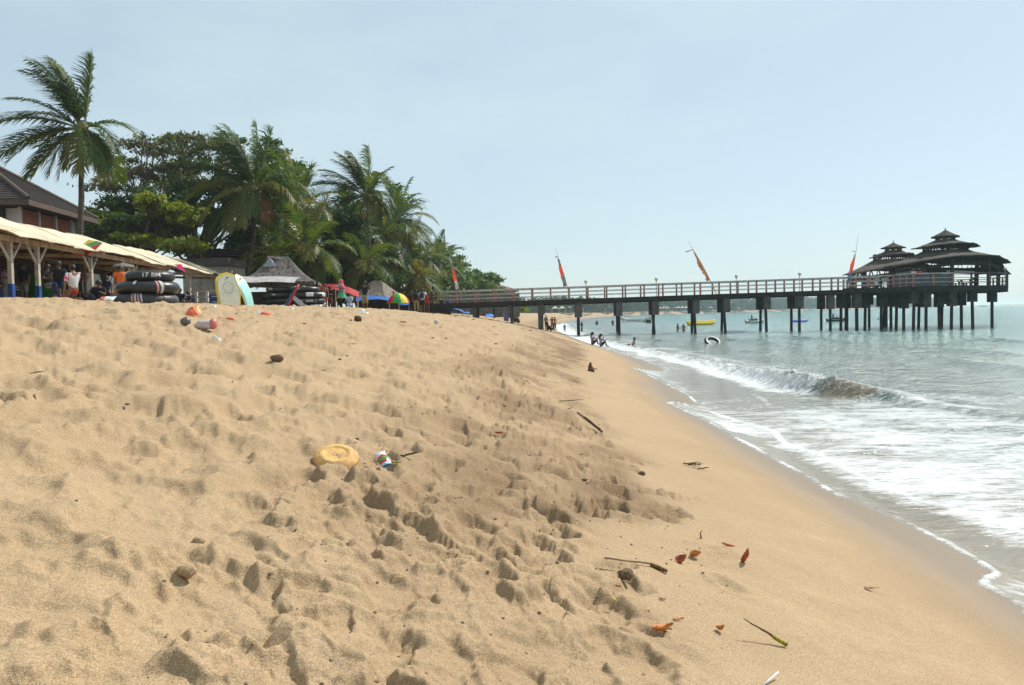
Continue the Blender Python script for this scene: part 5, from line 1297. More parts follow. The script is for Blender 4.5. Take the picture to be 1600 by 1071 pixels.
# ------------------------------------------------------------------ far shore wood
rn = np.random.default_rng(5); vq = []
pth = np.array([(9,150),(20,250),(42,380),(66,470),(154,615),(290,780),(425,960),(844,1500)], float)
seg = np.hypot(*np.diff(pth, axis=0).T); cum = np.concatenate([[0], np.cumsum(seg)])
def shore_at(u):
    x = np.interp(u, cum, pth[:,0]); y = np.interp(u, cum, pth[:,1]); i = np.clip(np.searchsorted(cum, u)-1, 0, len(seg)-1)
    d = (pth[i+1]-pth[i])/seg[i][:,None]; return x, y, d
n = 3600; u = 190+rn.random(n)*(cum[-1]-190); x, y, d = shore_at(u)
back = 12+70*rn.random(n)**1.4+ (u < 130)*12; tx = x-d[:,1]*back; ty = y+d[:,0]*back
cA = []; cB = []
for k in range(n):
    hgt = rn.uniform(.75,1.08)*np.interp(ty[k], [250,450,900,1500], [4.6,6.2,10.5,14]); isp = rn.random() < .4
    gz = 2.6
    if isp:
        hgt *= 1.15; c = np.array([tx[k]+rn.uniform(-1,1), ty[k], gz+hgt])
        nf = 10
        for f in range(nf):
            a = 2*math.pi*(f+rn.random()*.6)/nf; el = rn.uniform(-.3,.9); L_ = rn.uniform(2.6,3.8); dr = np.array([math.cos(a)*math.cos(el), math.sin(a)*math.cos(el), math.sin(el)])
            s = np.cross(dr, [0,0,1]); s /= np.linalg.norm(s)+1e-6; p0 = c; p1 = c+dr*L_*.55; p2 = p1+(dr*.8+np.array([-.2,0,-.75]))*L_*.5
            w = .55
            cA += [p0-s*.1, p0+s*.1, p1+s*w, p1-s*w, p1-s*w, p1+s*w, p2+s*.1, p2-s*.1]
        b = c.copy(); b[2] = gz-1; s = np.array([.16,0,0]); cA += [b-s, b+s, c+s, c-s]
    else:
        rw = rn.uniform(2.4,4.5); c = np.array([tx[k], ty[k], gz+hgt*.5]); m_ = 46
        pos = c+rn.normal(0,1,(m_,3))*np.array([rw*.5,rw*.5,hgt*.26]); nr = rn.normal(0,1,(m_,3))+np.array([0,-.5,.6]); nr /= np.linalg.norm(nr,axis=1)[:,None]
        tv = np.cross(nr, rn.normal(0,1,(m_,3))); tv /= np.linalg.norm(tv,axis=1)[:,None]; bv = np.cross(nr,tv); sz = rn.uniform(.8,1.7,(m_,1))
        cB.append(np.stack([pos-tv*sz, pos+bv*sz*.7, pos+tv*sz, pos-bv*sz*.7],1).reshape(-1,3))
LF1 = leafmat('far_palm_leaf', (.022,.055,.018), (.04,.08,.025), None, .2, .05); LF2 = leafmat('far_leaf', (.018,.048,.016), (.035,.07,.022), None, .15, .05)
np_mesh('far_palms', np.array(cA), 4, LF1, kind='stuff'); np_mesh('far_wood', np.vstack(cB), 4, LF2, kind='stuff')
# understorey band so that the far wood has a dark floor
uu = np.linspace(150, cum[-1], 240); x, y, d = shore_at(uu); V1 = []; 
for off, hh in ((34, 3.2),(60, 4.6)):
    P_ = np.stack([x-d[:,1]*off, y+d[:,0]*off],-1)
    m = MB(); g = [[Vector((P_[i][0], P_[i][1]+w, z+(rn.random()*3.0 if z > 3 else 0))) for i in range(len(P_))] for w, z in ((-3,1.5),(-1,hh),(6,hh+1),(9,1.5))]
    m.sheet(g, 0); o = m.build('far_undergrowth', LF2); o['kind'] = 'stuff'
# ------------------------------------------------------------------ people
SKIN = [mat('skin_brown', (.24,.125,.075), .6, .3, .06), mat('skin_dark', (.14,.07,.045), .6, .3, .06), mat('skin_light', (.42,.26,.18), .6, .3, .05)]
HAIR = mat('black_hair', (.014,.012,.012), .5, .35, .1, 12)
def cloth(n, c): return mat('cloth_'+n, c, .85, .15, .10, 6, .5, .01)
C_BLK = cloth('black', (.016,.016,.02)); C_NAVY = cloth('navy', (.02,.03,.08)); C_WHT = cloth('white', (.62,.62,.62)); C_GRY = cloth('grey', (.16,.17,.18)); C_KHA = cloth('khaki', (.30,.24,.10)); C_PNK = cloth('pink', (.68,.13,.22))
C_HOT = cloth('hot_pink', (.70,.03,.22)); C_ORG = cloth('orange', (.82,.14,.015)); C_GRN = cloth('green', (.06,.36,.16)); C_RED = cloth('red', (.45,.03,.03)); C_BRN = cloth('brown', (.10,.045,.03)); C_LAV = cloth('lavender', (.34,.32,.44)); C_YEL = cloth('yellow', (.72,.68,.08)); C_LBL = cloth('light_blue', (.40,.48,.62)); C_BLU = cloth('blue', (.05,.10,.30))
def skin_obj(name, J, E, rad, mt, par, root=None, sub=1):
    ks = list(J); ix = {k: i for i, k in enumerate(ks)}
    me = bpy.data.meshes.new(name); me.from_pydata([tuple(J[k]) for k in ks], [(ix[a], ix[b]) for a, b in E], []); me.update()
    o = bpy.data.objects.new(name, me); COL.objects.link(o); o.parent = par
    o.modifiers.new('skin', 'SKIN'); sv = me.skin_vertices[0].data
    for k in ks:
        r = rad[k]; r = r if isinstance(r, tuple) else (r, r); sv[ix[k]].radius = r
    sv[ix[root or ks[0]]].use_root = True
    o.modifiers['skin'].use_smooth_shade = True
    s = o.modifiers.new('sub', 'SUBSURF'); s.levels = sub; s.render_levels = sub
    me.materials.append(mt); return o
def V3(*a): return Vector(a)
def person(lab, loc, face, pose='stand', h=1.65, skin=0, top=None, bottom=None, hair='short', arms='down', sleeve=.55, dress=None, veil=None, group=None, feet=True, lean=0.0, extras=None, fingers=False):
    """face: compass the person looks to, degrees; -90 is towards the viewer. Local +x is forward"""
    t = bpy.data.objects.new('person', None); COL.objects.link(t); t.location = loc; t.rotation_euler = (0,0,R(face)); t['_o'] = [0.,0.,0.]
    tag(t, lab, 'person', group); s = h/1.65; J = {}
    if pose in ('stand','walk'):
        J['pel'] = V3(0,0,.90); J['kL'] = V3(.02,.10,.49); J['kR'] = V3(.02,-.10,.49); J['aL'] = V3(-.02,.10,.08); J['aR'] = V3(-.02,-.10,.08)
        if pose == 'walk': J['kL'] = V3(.17,.09,.50); J['aL'] = V3(.22,.09,.09); J['kR'] = V3(-.05,-.09,.48); J['aR'] = V3(-.30,-.09,.14)
    elif pose == 'sit':
        J['pel'] = V3(0,0,.11); J['kL'] = V3(.30,.12,.36); J['kR'] = V3(.30,-.12,.34); J['aL'] = V3(.36,.10,.07); J['aR'] = V3(.39,-.10,.07)
    elif pose == 'chair':
        J['pel'] = V3(0,0,.50); J['kL'] = V3(.42,.12,.50); J['kR'] = V3(.42,-.12,.50); J['aL'] = V3(.44,.12,.08); J['aR'] = V3(.44,-.12,.08)
    elif pose == 'kneel':
        J['pel'] = V3(0,0,.36); J['kL'] = V3(.26,.13,.08); J['kR'] = V3(.26,-.13,.08); J['aL'] = V3(-.12,.13,.06); J['aR'] = V3(-.18,-.16,.06)
    p = J['pel']; L = lambda z, x=0: p+V3(x+lean*z/.6, 0, z)
    J['wai'] = L(.16,.01); J['che'] = L(.38,.0); J['nec'] = L(.54,.0); J['hea'] = L(.635,.03); J['top'] = L(.70,.01)
    J['toL'] = J['aL']+V3(.17,.01,-.045); J['toR'] = J['aR']+V3(.17,-.01,-.045)
    for sd, g in (('L',1),('R',-1)):
        J['h'+sd] = p+V3(0,.085*g,-.04); J['s'+sd] = L(.46)+V3(0,.165*g,0); S_ = J['s'+sd]
        a = arms if isinstance(arms, str) else arms[0 if g > 0 else 1]
        e_, w = {'down': ((.0,.07,-.27),(.06,.08,-.50)), 'fwd': ((.16,.06,-.20),(.38,.02,-.14)), 'reach': ((.24,.04,-.06),(.47,.0,-.02)), 'hips': ((-.05,.17,-.20),(.04,.02,-.40)), 'up': ((.12,.12,.08),(.18,.02,.28)), 'lap': ((.08,.05,-.25),(.32,-.04,-.22)), 'knee': ((.16,.06,-.18),(.38,.0,-.12)), 'side': ((.02,.22,-.14),(.10,.40,-.18)), 'face': ((.16,.10,-.14),(.20,-.02,.10)), 'back': ((-.16,.06,-.2),(-.30,.06,-.34))}[a]
        J['e'+sd] = S_+V3(e_[0], e_[1]*g, e_[2]); J['w'+sd] = S_+V3(w[0], w[1]*g, w[2]); d_ = (J['w'+sd]-J['e'+sd]).normalized(); J['p'+sd] = J['w'+sd]+d_*.07
    for k in J: J[k] = J[k]*s
    E = [('pel','wai'),('wai','che'),('che','nec'),('nec','hea'),('hea','top'),('pel','hL'),('pel','hR'),('che','sL'),('che','sR')]
    for d in 'LR': E += [('h'+d,'k'+d),('k'+d,'a'+d),('a'+d,'to'+d),('s'+d,'e'+d),('e'+d,'w'+d),('w'+d,'p'+d)]
    rad = dict(pel=(.135,.10), wai=(.115,.085), che=(.14,.095), nec=.05, hea=.088, top=.062, hL=.08, hR=.08, sL=.055, sR=.055, eL=.038, eR=.038, wL=.025, wR=.025, pL=(.036,.018), pR=(.036,.018), kL=.055, kR=.055, aL=.038, aR=.038, toL=(.04,.025), toR=(.04,.025))
    if fingers:
        for d, g in (('L',1),('R',-1)):
            dd = (J['p'+d]-J['w'+d]).normalized(); sidev = dd.cross(V3(0,0,1)); sidev = sidev.normalized() if sidev.length > .1 else V3(0,1,0)
            for i, (o_, l_) in enumerate(((-.03,.065),(-.01,.078),(.012,.072),(.032,.055))):
                J[f'f{d}{i}'] = J['p'+d]+sidev*o_*s+dd*.035*s; J[f'g{d}{i}'] = J[f'f{d}{i}']+(dd+V3(0,0,-.45)).normalized()*l_*s; E += [('p'+d,f'f{d}{i}'),(f'f{d}{i}',f'g{d}{i}')]; rad[f'f{d}{i}'] = .010; rad[f'g{d}{i}'] = .008
            J['q'+d] = J['w'+d]+sidev*(-.045*g)*s+dd*.05*s; E += [('w'+d,'q'+d)]; rad['q'+d] = .011
    rad = {k: (tuple(a*s for a in v) if isinstance(v, tuple) else v*s) for k, v in rad.items()}
    skin_obj('body', J, E, rad, SKIN[skin], t, 'pel')
    hc = J['hea']; hz_ = V3(0,0,.035*s)
    if hair:
        m = MB(); n, mm = 10, 7
        vs = []; fs = []
        for i in range(mm+1):
            ph = math.pi*.62*i/mm
            for j in range(n):
                a = 2*math.pi*j/n; back = .5-.5*math.cos(a); ph2 = ph*(1.0+.28*back)
                vs.append(hc+hz_*.6+V3(.108*s*math.sin(ph2)*math.cos(a)-.012*s, .098*s*math.sin(ph2)*math.sin(a), .105*s*math.cos(ph2)))
        for i in range(mm):
            for j in range(n): fs.append((i*n+j, (i+1)*n+j, (i+1)*n+(j+1) % n, i*n+(j+1) % n))
        m.add(vs, fs)
        if hair == 'long': m.tube([hc+V3(-.07*s,0,0), hc+V3(-.10*s,0,-.16*s), hc+V3(-.09*s,0,-.34*s)], [.075*s,.085*s,.03*s], 8)
        m.build('hair', HAIR, t, True)
    m = MB(); m.ball(hc+V3(.090*s,0,-.005*s), .014*s, 6, 4, (1,.8,1.3))
    for g in (-1,1): m.ball(hc+V3(.0,.088*s*g,-.005*s), .02*s, 6, 4, (.7,.4,1.2))
    m.build('nose_and_ears', SKIN[skin], t, True)
    def lerp(a, b, u): return J[a].lerp(J[b], u)
    if top is not None:
        K = dict(pel=J['pel']+V3(0,0,-.02*s), wai=J['wai'], che=J['che'], n=lerp('che','nec',.55), sL=J['sL'], sR=J['sR'])
        E2 = [('pel','wai'),('wai','che'),('che','n'),('che','sL'),('che','sR')]; r2 = dict(pel=(.155*s,.122*s), wai=(.140*s,.112*s), che=(.160*s,.118*s), n=(.085*s,.075*s), sL=.072*s, sR=.072*s)
        if sleeve > 0:
            for d in 'LR':
                K['v'+d] = lerp('s'+d,'e'+d, min(1, sleeve*1.2)); E2.append(('s'+d,'v'+d)); r2['v'+d] = .058*s
                if sleeve > .9: K['x'+d] = lerp('e'+d,'w'+d,.85); E2.append(('v'+d,'x'+d)); r2['x'+d] = .04*s
        so_ = skin_obj('shirt', K, E2, r2, top if not isinstance(top, tuple) else top[0], t, 'pel')
        if isinstance(top, tuple):
            if top[1] == 'sleeves':
                for d in 'LR': skin_obj('sleeve', {'a': lerp('s'+d,'e'+d,.15), 'b': lerp('s'+d,'e'+d,.75)}, [('a','b')], {'a': .078*s, 'b': .068*s}, top[2], t)
            if top[1] == 'stripes':
                for k in range(-2,3):
                    m = MB(); y = .055*k*s; m.box(lerp('wai','che',.45)+V3(-.118*s+.012*abs(k)*s, y, 0), (.012*s,.022*s,.34*s)); m.build('stripe', top[2], t)
    if bottom is not None:
        mt, ln = bottom; K = dict(pel=J['pel'], wai=lerp('pel','wai',.45), hL=J['hL'], hR=J['hR']); E2 = [('pel','wai'),('pel','hL'),('pel','hR')]; r2 = dict(pel=(.15*s,.115*s), wai=(.138*s,.108*s), hL=.10*s, hR=.10*s)
        for d in 'LR':
            u = min(1, ln*2); K['k'+d] = lerp('h'+d,'k'+d,u); E2.append(('h'+d,'k'+d)); r2['k'+d] = .082*s
            if ln > .5: K['a'+d] = lerp('k'+d,'a'+d,(ln-.5)*2*.92); E2.append(('k'+d,'a'+d)); r2['a'+d] = .062*s
        skin_obj('trousers' if ln > .6 else 'shorts', K, E2, r2, mt, t, 'pel')
    if dress is not None:                                   # skirt or robe falling from the waist: (material, hem height, hem width)
        for i, (mt, z0, z1, r0, r1) in enumerate(dress):
            m = MB(); nn = 18; g = []
            for k in range(6):
                u = k/5; zz = (z0+(z1-z0)*u)*s; rr = (r0+(r1-r0)*u)*s
                g.append([V3((J['pel'].x if z0 < 1.2 else J['che'].x)+rr*.78*math.cos(2*math.pi*j/nn)*(1+.07*math.sin(j*2.6)*u), rr*math.sin(2*math.pi*j/nn)*(1+.06*math.sin(j*3.1+1)*u), zz) for j in range(nn+1)])
            m.sheet(g, 0); m.build('robe' if i == 0 else 'hem', mt, t, True)
    if veil is not None:
        m = MB(); c = hc+V3(-.008*s,0,.012*s); m.ball(c, .122*s, 12, 8, (1,.95,1.08)); m.build('headscarf', veil, t, True)
        m = MB(); m.lathe([(.10*s,.0),(.13*s,-.10*s),(.20*s,-.22*s),(.215*s,-.33*s)], c+V3(-.01*s,0,-.02*s), 14, .85, 1); m.build('scarf_fall', veil, t, True)
        m = MB(); m.ball(hc+V3(.075*s,0,.0), .062*s, 10, 6, (.75,.85,1.1)); m.build('face', SKIN[skin], t, True)
    if extras: extras(t, J, s)
    return t
def backpack(t, J, s):
    m = MB(); c = J['che']+V3(-.19*s,0,-.08*s); m.box(c, (.14*s,.26*s,.34*s), taper=.85); b = m.build('backpack', C_NAVY, t, bevel=.03)
    for g in (-1,1):
        m = MB(); m.tube([c+V3(.02*s,.09*s*g,.16*s), J['che']+V3(.0,.10*s*g,.13*s), J['che']+V3(.125*s,.10*s*g,.02*s), J['wai']+V3(.08*s,.11*s*g,.03*s)], .018*s, 5); m.build('strap', C_NAVY, t)
def at_st(px, D, up=0): v = spot(px, D); return Vector((v.x, v.y, v.z+up))
GS = 'people around the open stall'
person('person in white shirt with pink sleeves kneeling outside the stall, seen from behind', at_st(117, 18.0, -.02), 150, 'kneel', 1.28, 0, (C_WHT,'sleeves',C_PNK), (C_RED,.12), 'short', ('down','fwd'), .75, group=GS, fingers=True)
person('person in bright orange shirt and trousers standing left of the stack of three tubes', at_st(191, 25.5, -.1), -60, 'stand', 1.42, 0, C_ORG, (C_ORG,.95), 'short', ('hips','fwd'), .7, group=GS, fingers=True)
person('person with hot pink shoulder and yellow sleeve at the left edge of the stall', at_st(10, 25.5), 10, 'stand', 1.4, 1, (C_GRY,'sleeves',C_HOT), (C_GRY,.95), 'short', ('hips','fwd'), .7, group=GS)
person('dark haired person in black shirt and grey shorts inside the stall before the green cloth', at_st(40, 26.5), -100, 'stand', 1.5, 1, C_BLK, (C_GRY,.45), 'short', 'down', .6, group=GS)
person('long haired person in black sitting in the stall right of the second post', at_st(77, 24.5, .25), -20, 'chair', 1.45, 1, C_BLK, (C_GRY,.5), 'long', 'lap', .6, group=GS)
person('person in black facing the kneeling child across the stall front', at_st(95, 22.5, .12), -60, 'chair', 1.5, 1, C_BLK, (C_NAVY,.95), 'short', 'fwd', .7, group=GS)
person('dark person sitting low between the kneeling child and the orange shirt', at_st(157, 21.0, -.06), -80, 'sit', 1.4, 1, C_BLK, (C_BLK,.95), 'short', 'knee', .9, group=GS)
person('person in dark shirt standing deep in the stall behind the sitting dark one', at_st(169, 30.0, -.1), -90, 'stand', 1.35, 1, C_NAVY, (C_BLK,.95), 'short', 'down', .6, group=GS)
person('person in black crouching just right of the stack of three tubes', at_st(282, 25.5, -.1), -60, 'sit', 1.3, 1, C_BLK, (C_GRY,.5), 'short', 'knee', .6, group=GS)
person('person in navy sitting by the low fence behind the crouching one', at_st(296, 31.0, .0), -120, 'sit', 1.3, 1, C_NAVY, (C_BLK,.95), 'short', 'lap', .6, group=GS)
GB = 'visitors standing along the top of the beach'
person('shirtless tanned person standing under the left part of the red canopy', at_st(508, 41.5, -.1), -70, 'stand', 1.45, 0, None, (C_RED,.45), 'short', 'down', 0, group=GB)
person('person in black under the red canopy beside the pink headscarf', at_st(517, 42.0, -.2), -110, 'stand', 1.45, 1, C_BLK, (C_BRN,.9), 'short', 'lap', .6, group=GB)
person('person in pink headscarf and grey green patterned dress walking on the sand', at_st(535, 41.0, .0), 160, 'walk', 1.55, 0, C_GRY, (C_BLK,.95), None, ('side','down'), 1.0, dress=[(C_GRY,1.15,.86,.17,.24),(C_GRN,.88,.60,.24,.34),(C_PNK,.66,.62,.325,.335)], veil=C_PNK, group=GB)
person('person in light blue striped clothes half hidden behind the green dress', at_st(547, 44.0, -.15), -90, 'chair', 1.45, 0, C_LBL, (C_LBL,.95), 'short', 'lap', .8, group=GB)
person('broad man in black shirt and khaki shorts seen from behind, left of the blue awning', at_st(571, 41.5, -.12), 80, 'stand', 1.68, 1, C_BLK, (C_KHA,.55), 'short', 'face', .7, group=GB)
person('thin person all in black at the left of the group of four by the pier', at_st(643.5, 52.5), 90, 'stand', 1.5, 1, C_BLK, (C_BLK,.95), 'short', 'down', .7, group=GB)
person('person in black shirt and khaki trousers in the group of four by the pier', at_st(651, 51.0), 100, 'stand', 1.6, 1, C_BLK, (C_KHA,.9), 'short', 'down', .6, group=GB)
person('person in striped black and white shirt with a dark backpack by the pier', at_st(661, 50.5), 75, 'stand', 1.66, 1, (C_WHT,'stripes',C_BLK), (C_BLK,.42), 'short', 'hips', .6, group=GB, extras=backpack)
person('person in red top between the striped shirt and the brown dressed woman', at_st(668.5, 52.5), 60, 'stand', 1.42, 0, C_RED, (C_BRN,.9), 'short', 'fwd', .6, group=GB)
person('woman in long brown clothes rightmost of the group by the pier', at_st(676, 51.5), 140, 'stand', 1.56, 0, C_BRN, (C_BLK,.95), 'long', 'lap', .95, veil=C_BRN, group=GB)
GP = 'people on the sand under the pier'
person('black robed figure standing on the sand below the pier deck', at_st(772, 88), -30, 'stand', 1.25, 1, C_BLK, (C_BLK,.95), None, 'fwd', 1.0, dress=[(C_BLK,1.0,.06,.18,.34)], veil=C_BLK, group=GP)
person('person in brown sitting on the sand left of the black robed figure', at_st(748, 84), -90, 'sit', 1.4, 0, C_BRN, (C_RED,.9), 'short', 'knee', .8, group=GP)
person('left of two dark dressed people sitting together on the sand right of the purple cloth', at_st(804, 80), -60, 'sit', 1.3, 1, C_BLK, (C_BLK,.9), 'short', 'knee', .9, group=GP)
person('right of two dark dressed people sitting together on the sand right of the purple cloth', at_st(808.5, 80), -60, 'sit', 1.35, 1, C_NAVY, (C_BLK,.9), 'short', 'lap', .9, group=GP)
person('person in dark clothes sitting against the foot of the pier pile at the waterline', at_st(855, 71.5), -20, 'sit', 1.5, 1, C_BLK, (C_NAVY,.9), 'short', 'knee', .9, group=GP)
person('person in black half lying beside the pile at the waterline', at_st(860, 71), 10, 'sit', 1.3, 1, C_BLK, (C_BLK,.9), 'short', 'back', .9, group=GP, lean=-.35)
person('person in grey standing close behind the first waterline pile', at_st(853, 76), -60, 'stand', 1.4, 1, C_GRY, (C_BLK,.9), 'short', 'down', .8, group=GP)
person('person in red shirt walking in the foam beyond the first pile', at_st(862.5, 86), -90, 'walk', 1.45, 0, C_RED, (C_BLK,.9), 'short', 'down', .6, group=GP)
person('person with bare tanned back walking in the foam beside the red shirt', at_st(866.5, 85), 90, 'walk', 1.5, 0, None, (C_BRN,.9), 'short', 'down', 0, group=GP)
GW = 'bathers in the shallow water'
def at_w(px, D, dz=0): v = wspot(px, D); return Vector((v.x, v.y, v.z+dz))
person('small child in blue standing in the white foam between the first two piles', at_w(882, 84, -.12), -90, 'stand', 1.0, 1, C_BLU, (C_BLU,.5), 'short', 'down', .6, group=GW)
person('person in black with arm spread behind the second waterline pile', at_w(909, 78, -.1), 200, 'stand', 1.2, 1, C_BLK, (C_BLK,.9), 'short', 'side', 1.0, group=GW)
person('left of two girls sitting in the foam, in a pale lavender top', at_w(925, 46, .0), -20, 'sit', 1.5, 0, C_LAV, (C_BLK,.6), 'long', 'knee', .7, group=GW)
person('right of two girls sitting in the foam, long hair down her back and phone raised', at_w(938, 45.5, .0), -5, 'sit', 1.5, 0, C_LAV, (C_BLK,.6), 'long', ('knee','face'), .7, group=GW)
person('dark haired child on a floating board in the foam right of the two girls', at_w(987, 44.5, -.22), 160, 'sit', 1.3, 0, None, (C_BLK,.5), 'short', 'side', 0, group=GW, lean=-.2)
person('left of two bare chested boys waist deep beyond the piles, turned sideways', at_w(1058.5, 78, -.72), 20, 'stand', 1.45, 1, None, (C_BLK,.4), 'short', 'lap', 0, group=GW)
person('right of two bare chested boys waist deep beyond the piles, arms out', at_w(1068, 78, -.72), -90, 'stand', 1.42, 1, None, (C_BLK,.4), 'short', 'hips', 0, group=GW)
person('distant bather in dark shirt nearer the second pile', at_w(932.5, 130, -.8), -90, 'stand', 1.6, 1, C_BLK, (C_BLK,.4), 'short', 'down', .5, group='distant bathers')
person('distant bather in dark shirt nearer the third pile', at_w(957.5, 128, -.8), -90, 'stand', 1.6, 1, C_NAVY, (C_BLK,.4), 'short', 'down', .5, group='distant bathers')
person('distant swimmer with only head and shoulders out beside the outrigger boat', at_w(1006, 150, -1.25), -90, 'stand', 1.6, 1, C_BLK, (C_BLK,.4), 'short', 'down', .5, group='distant bathers')
person('distant swimmer with only the head out of the water left of the platform', at_w(1372, 130, -1.3), -90, 'stand', 1.6, 1, C_BLK, (C_BLK,.4), 'short', 'down', .5, group='distant bathers')
GV = 'visitors on the pavilion platform'
def at_p(px, D): v = pt(px, D, PLZ); return v
person('person in orange sitting in the smaller pavilion at its left bay', at_p(1363, 75), -90, 'chair', 1.6, 0, C_ORG, (C_BLK,.9), 'short', 'lap', .6, group=GV)
person('person in dark shirt sitting at the table in the smaller pavilion', at_p(1376, 74.5), 200, 'chair', 1.6, 1, C_BLK, (C_NAVY,.9), 'short', 'lap', .6, group=GV)
person('person in blue standing at the inner edge of the smaller pavilion', at_p(1390, 73), -60, 'stand', 1.5, 1, C_BLU, (C_BLU,.9), 'short', 'down', .6, group=GV)
person('person in white leaning on the platform rail left of its corner', at_p(1427, 66.6), -70, 'stand', 1.6, 0, C_WHT, (C_BLK,.9), 'short', 'fwd', .6, group=GV)
person('person in red leaning on the platform rail right of its corner', at_p(1436, 66.2), -100, 'stand', 1.6, 1, C_RED, (C_BLK,.9), 'short', 'fwd', .6, group=GV)
person('person in grey shirt standing in the shade of the larger pavilion', at_p(1444, 67.4), -100, 'stand', 1.55, 1, C_GRY, (C_BLK,.9), 'short', 'down', .6, group=GV)
person('person in black sitting at the bench of the larger pavilion', at_p(1524, 71), 180, 'chair', 1.6, 1, C_BLK, (C_BLK,.9), 'short', 'fwd', .6, group=GV)

# ------------------------------------------------------------------ floating things and boats
BYW = mat('float_yellow', (.85,.62,.02), .45, .4, .06); BWH = mat('boat_white', (.66,.66,.62), .5, .35, .08); BPU = mat('float_blue', (.10,.14,.70), .45, .4, .06)
w = wspot(1095, 110); t = thing('banana_boat', 'yellow inflatable banana boat floating beyond the piles', 'inflatable boat', w)
for dy, nm in ((-.45,'side_float'),(.45,'side_float'),(0,'seat_float')):
    m = MB(); L_ = 1.9 if nm == 'side_float' else 2.1; zz = .14 if nm == 'side_float' else .36
    m.tube([w+Vector((-L_,dy,zz)), w+Vector((-L_*.85,dy,zz)), w+Vector((L_*.6,dy,zz)), w+Vector((L_*.9,dy,zz+.12)), w+Vector((L_*1.02,dy,zz+.3))], [.08,.21,.22,.17,.06], 9); m.build(nm, BYW, t, True)
def jetski(lab, px, D, body, rider, pillion=None):
    w = wspot(px, D); t = thing('water_scooter', lab, 'water scooter', w, 'water scooters off the beach'); m = MB(); hull = []
    for x, wd_, z in ((-1.3,.42,.12),(-.7,.5,.05),(.3,.5,.03),(1.0,.35,.1),(1.5,.08,.28)):
        hull.append([w+Vector((x,-wd_,z+.22)), w+Vector((x,-wd_*.7,z-.1)), w+Vector((x,0,z-.2)), w+Vector((x,wd_*.7,z-.1)), w+Vector((x,wd_,z+.22)), w+Vector((x,0,z+.34)), w+Vector((x,-wd_,z+.22))])
    m.sheet(hull, 0); m.build('hull', body, t, True)
    m = MB(); m.box(w+Vector((-.45,0,.42)), (1.0,.34,.26), taper=.8); m.build('seat', M_BLACKRUB, t)
    m = MB(); m.box(w+Vector((.35,0,.52)), (.5,.4,.3), taper=.6); m.tube([w+Vector((.25,-.32,.75)), w+Vector((.3,0,.72)), w+Vector((.25,.32,.75))], .025, 5); m.build('steering', M_BLACKRUB, t)
    person(rider, w+Vector((-.35,0,.12)), 0, 'chair', 1.5, 1, C_NAVY, (C_BLK,.5), 'short', 'fwd', .6, group='water scooter riders')
jetski('black and white water scooter between two piles in the middle of the pier', 1178, 120, BWH, 'person riding the black and white water scooter')
jetski('dark water scooter seen between the piles just left of the platform', 1305, 118, M_BLACKRUB, 'person riding the dark water scooter near the platform')
w = wspot(1249, 120); t = thing('inflatable_raft', 'bright blue inflatable raft floating behind a pair of piles', 'inflatable raft', w)
for dy in (-.5,.5):
    m = MB(); m.tube([w+Vector((-.85,dy,.12)), w+Vector((-.6,dy,.12)), w+Vector((.6,dy,.12)), w+Vector((.95,dy,.28))], [.1,.2,.2,.1], 8); m.build('side_tube', BPU, t, True)
m = MB(); m.box(w+Vector((0,0,.12)), (1.3,.8,.1)); m.build('floor', BPU, t)
m = MB(); m.ball(w+Vector((1.2,0,.22)), .16, 8, 6); m.build('buoy', C_PNK, t, True)
def boat(lab, loc, L_, rz, mt, group, outrig=False, canopy=None):
    t = thing('moored_boat', lab, 'boat', loc, group); rot = Matrix.Rotation(rz, 3, 'Z'); loc = Vector(loc)
    m = MB(); h_ = []
    for k in range(7):
        u = k/6*2-1; wd_ = .11*L_*(1-abs(u)**2.4)+.02; z = .10*L_*(abs(u)**3)
        h_.append([loc+rot @ Vector((u*L_/2, a*wd_, z+b)) for a, b in ((-1,.55),(-.8,.1),(0,-.1),(.8,.1),(1,.55),(.85,.55),(.6,.2),(-.6,.2),(-.85,.55),(-1,.55))])
    m.sheet(h_, 0); m.build('hull', mt, t, True)
    if outrig:
        for sgn in (-1,1):
            m = MB(); m.tube([loc+rot @ Vector((-L_*.4, sgn*L_*.28, .1)), loc+rot @ Vector((L_*.45, sgn*L_*.28, .14))], .09, 6); m.build('outrigger_float', BWH, t)
        for u in (-.25,.25):
            m = MB(); m.tube([loc+rot @ Vector((u*L_, -L_*.28, .2)), loc+rot @ Vector((u*L_, 0, .8)), loc+rot @ Vector((u*L_, L_*.28, .2))], .05, 5); m.build('cross_beam', BWH, t)
    if canopy:
        m = MB(); m.box(loc+rot @ Vector((0,0,1.55)), (L_*.5, L_*.2, .08), rot); m.build('canopy', canopy, t)
        for a in (-1,1):
            for b in (-1,1):
                m = MB(); q = loc+rot @ Vector((a*L_*.22, b*L_*.08, 0)); m.tube([q+Vector((0,0,.4)), q+Vector((0,0,1.55))], .04, 5); m.build('canopy_pole', BWH, t)
boat('slim pale outrigger boat afloat between the third and fourth piles', wspot(994, 165), 7.5, R(-28), BWH, 'boats off the far beach', True)
boat('dark small boat low in the water right of the outrigger boat', wspot(1013, 140), 1.0, R(10), M_PILE, 'boats off the far beach')
boat('low dark boat on the distant beach strip just left of the first foam', wspot(832, 330), 4, R(8), M_PILE, 'boats off the far beach')
rg = random.Random(77); m = MB()
for k in range(1500):                                        # spray thrown up by the breaking wave
    y = rg.gauss(19.0, 1.2); x = float(np.interp(y, BR[:,0], BR[:,1]))+rg.gauss(-.12, .30); u = rg.random()**2.4
    amp = max(0, 1-abs(y-19.0)/2.6); z = .22+.62*u*amp+.12*rg.random(); r = rg.uniform(.004,.015)*(1-.6*u)
    m.ball((x, y, z), r, 5, 3, (rg.uniform(.8,1.6),1,rg.uniform(.7,1.3)))
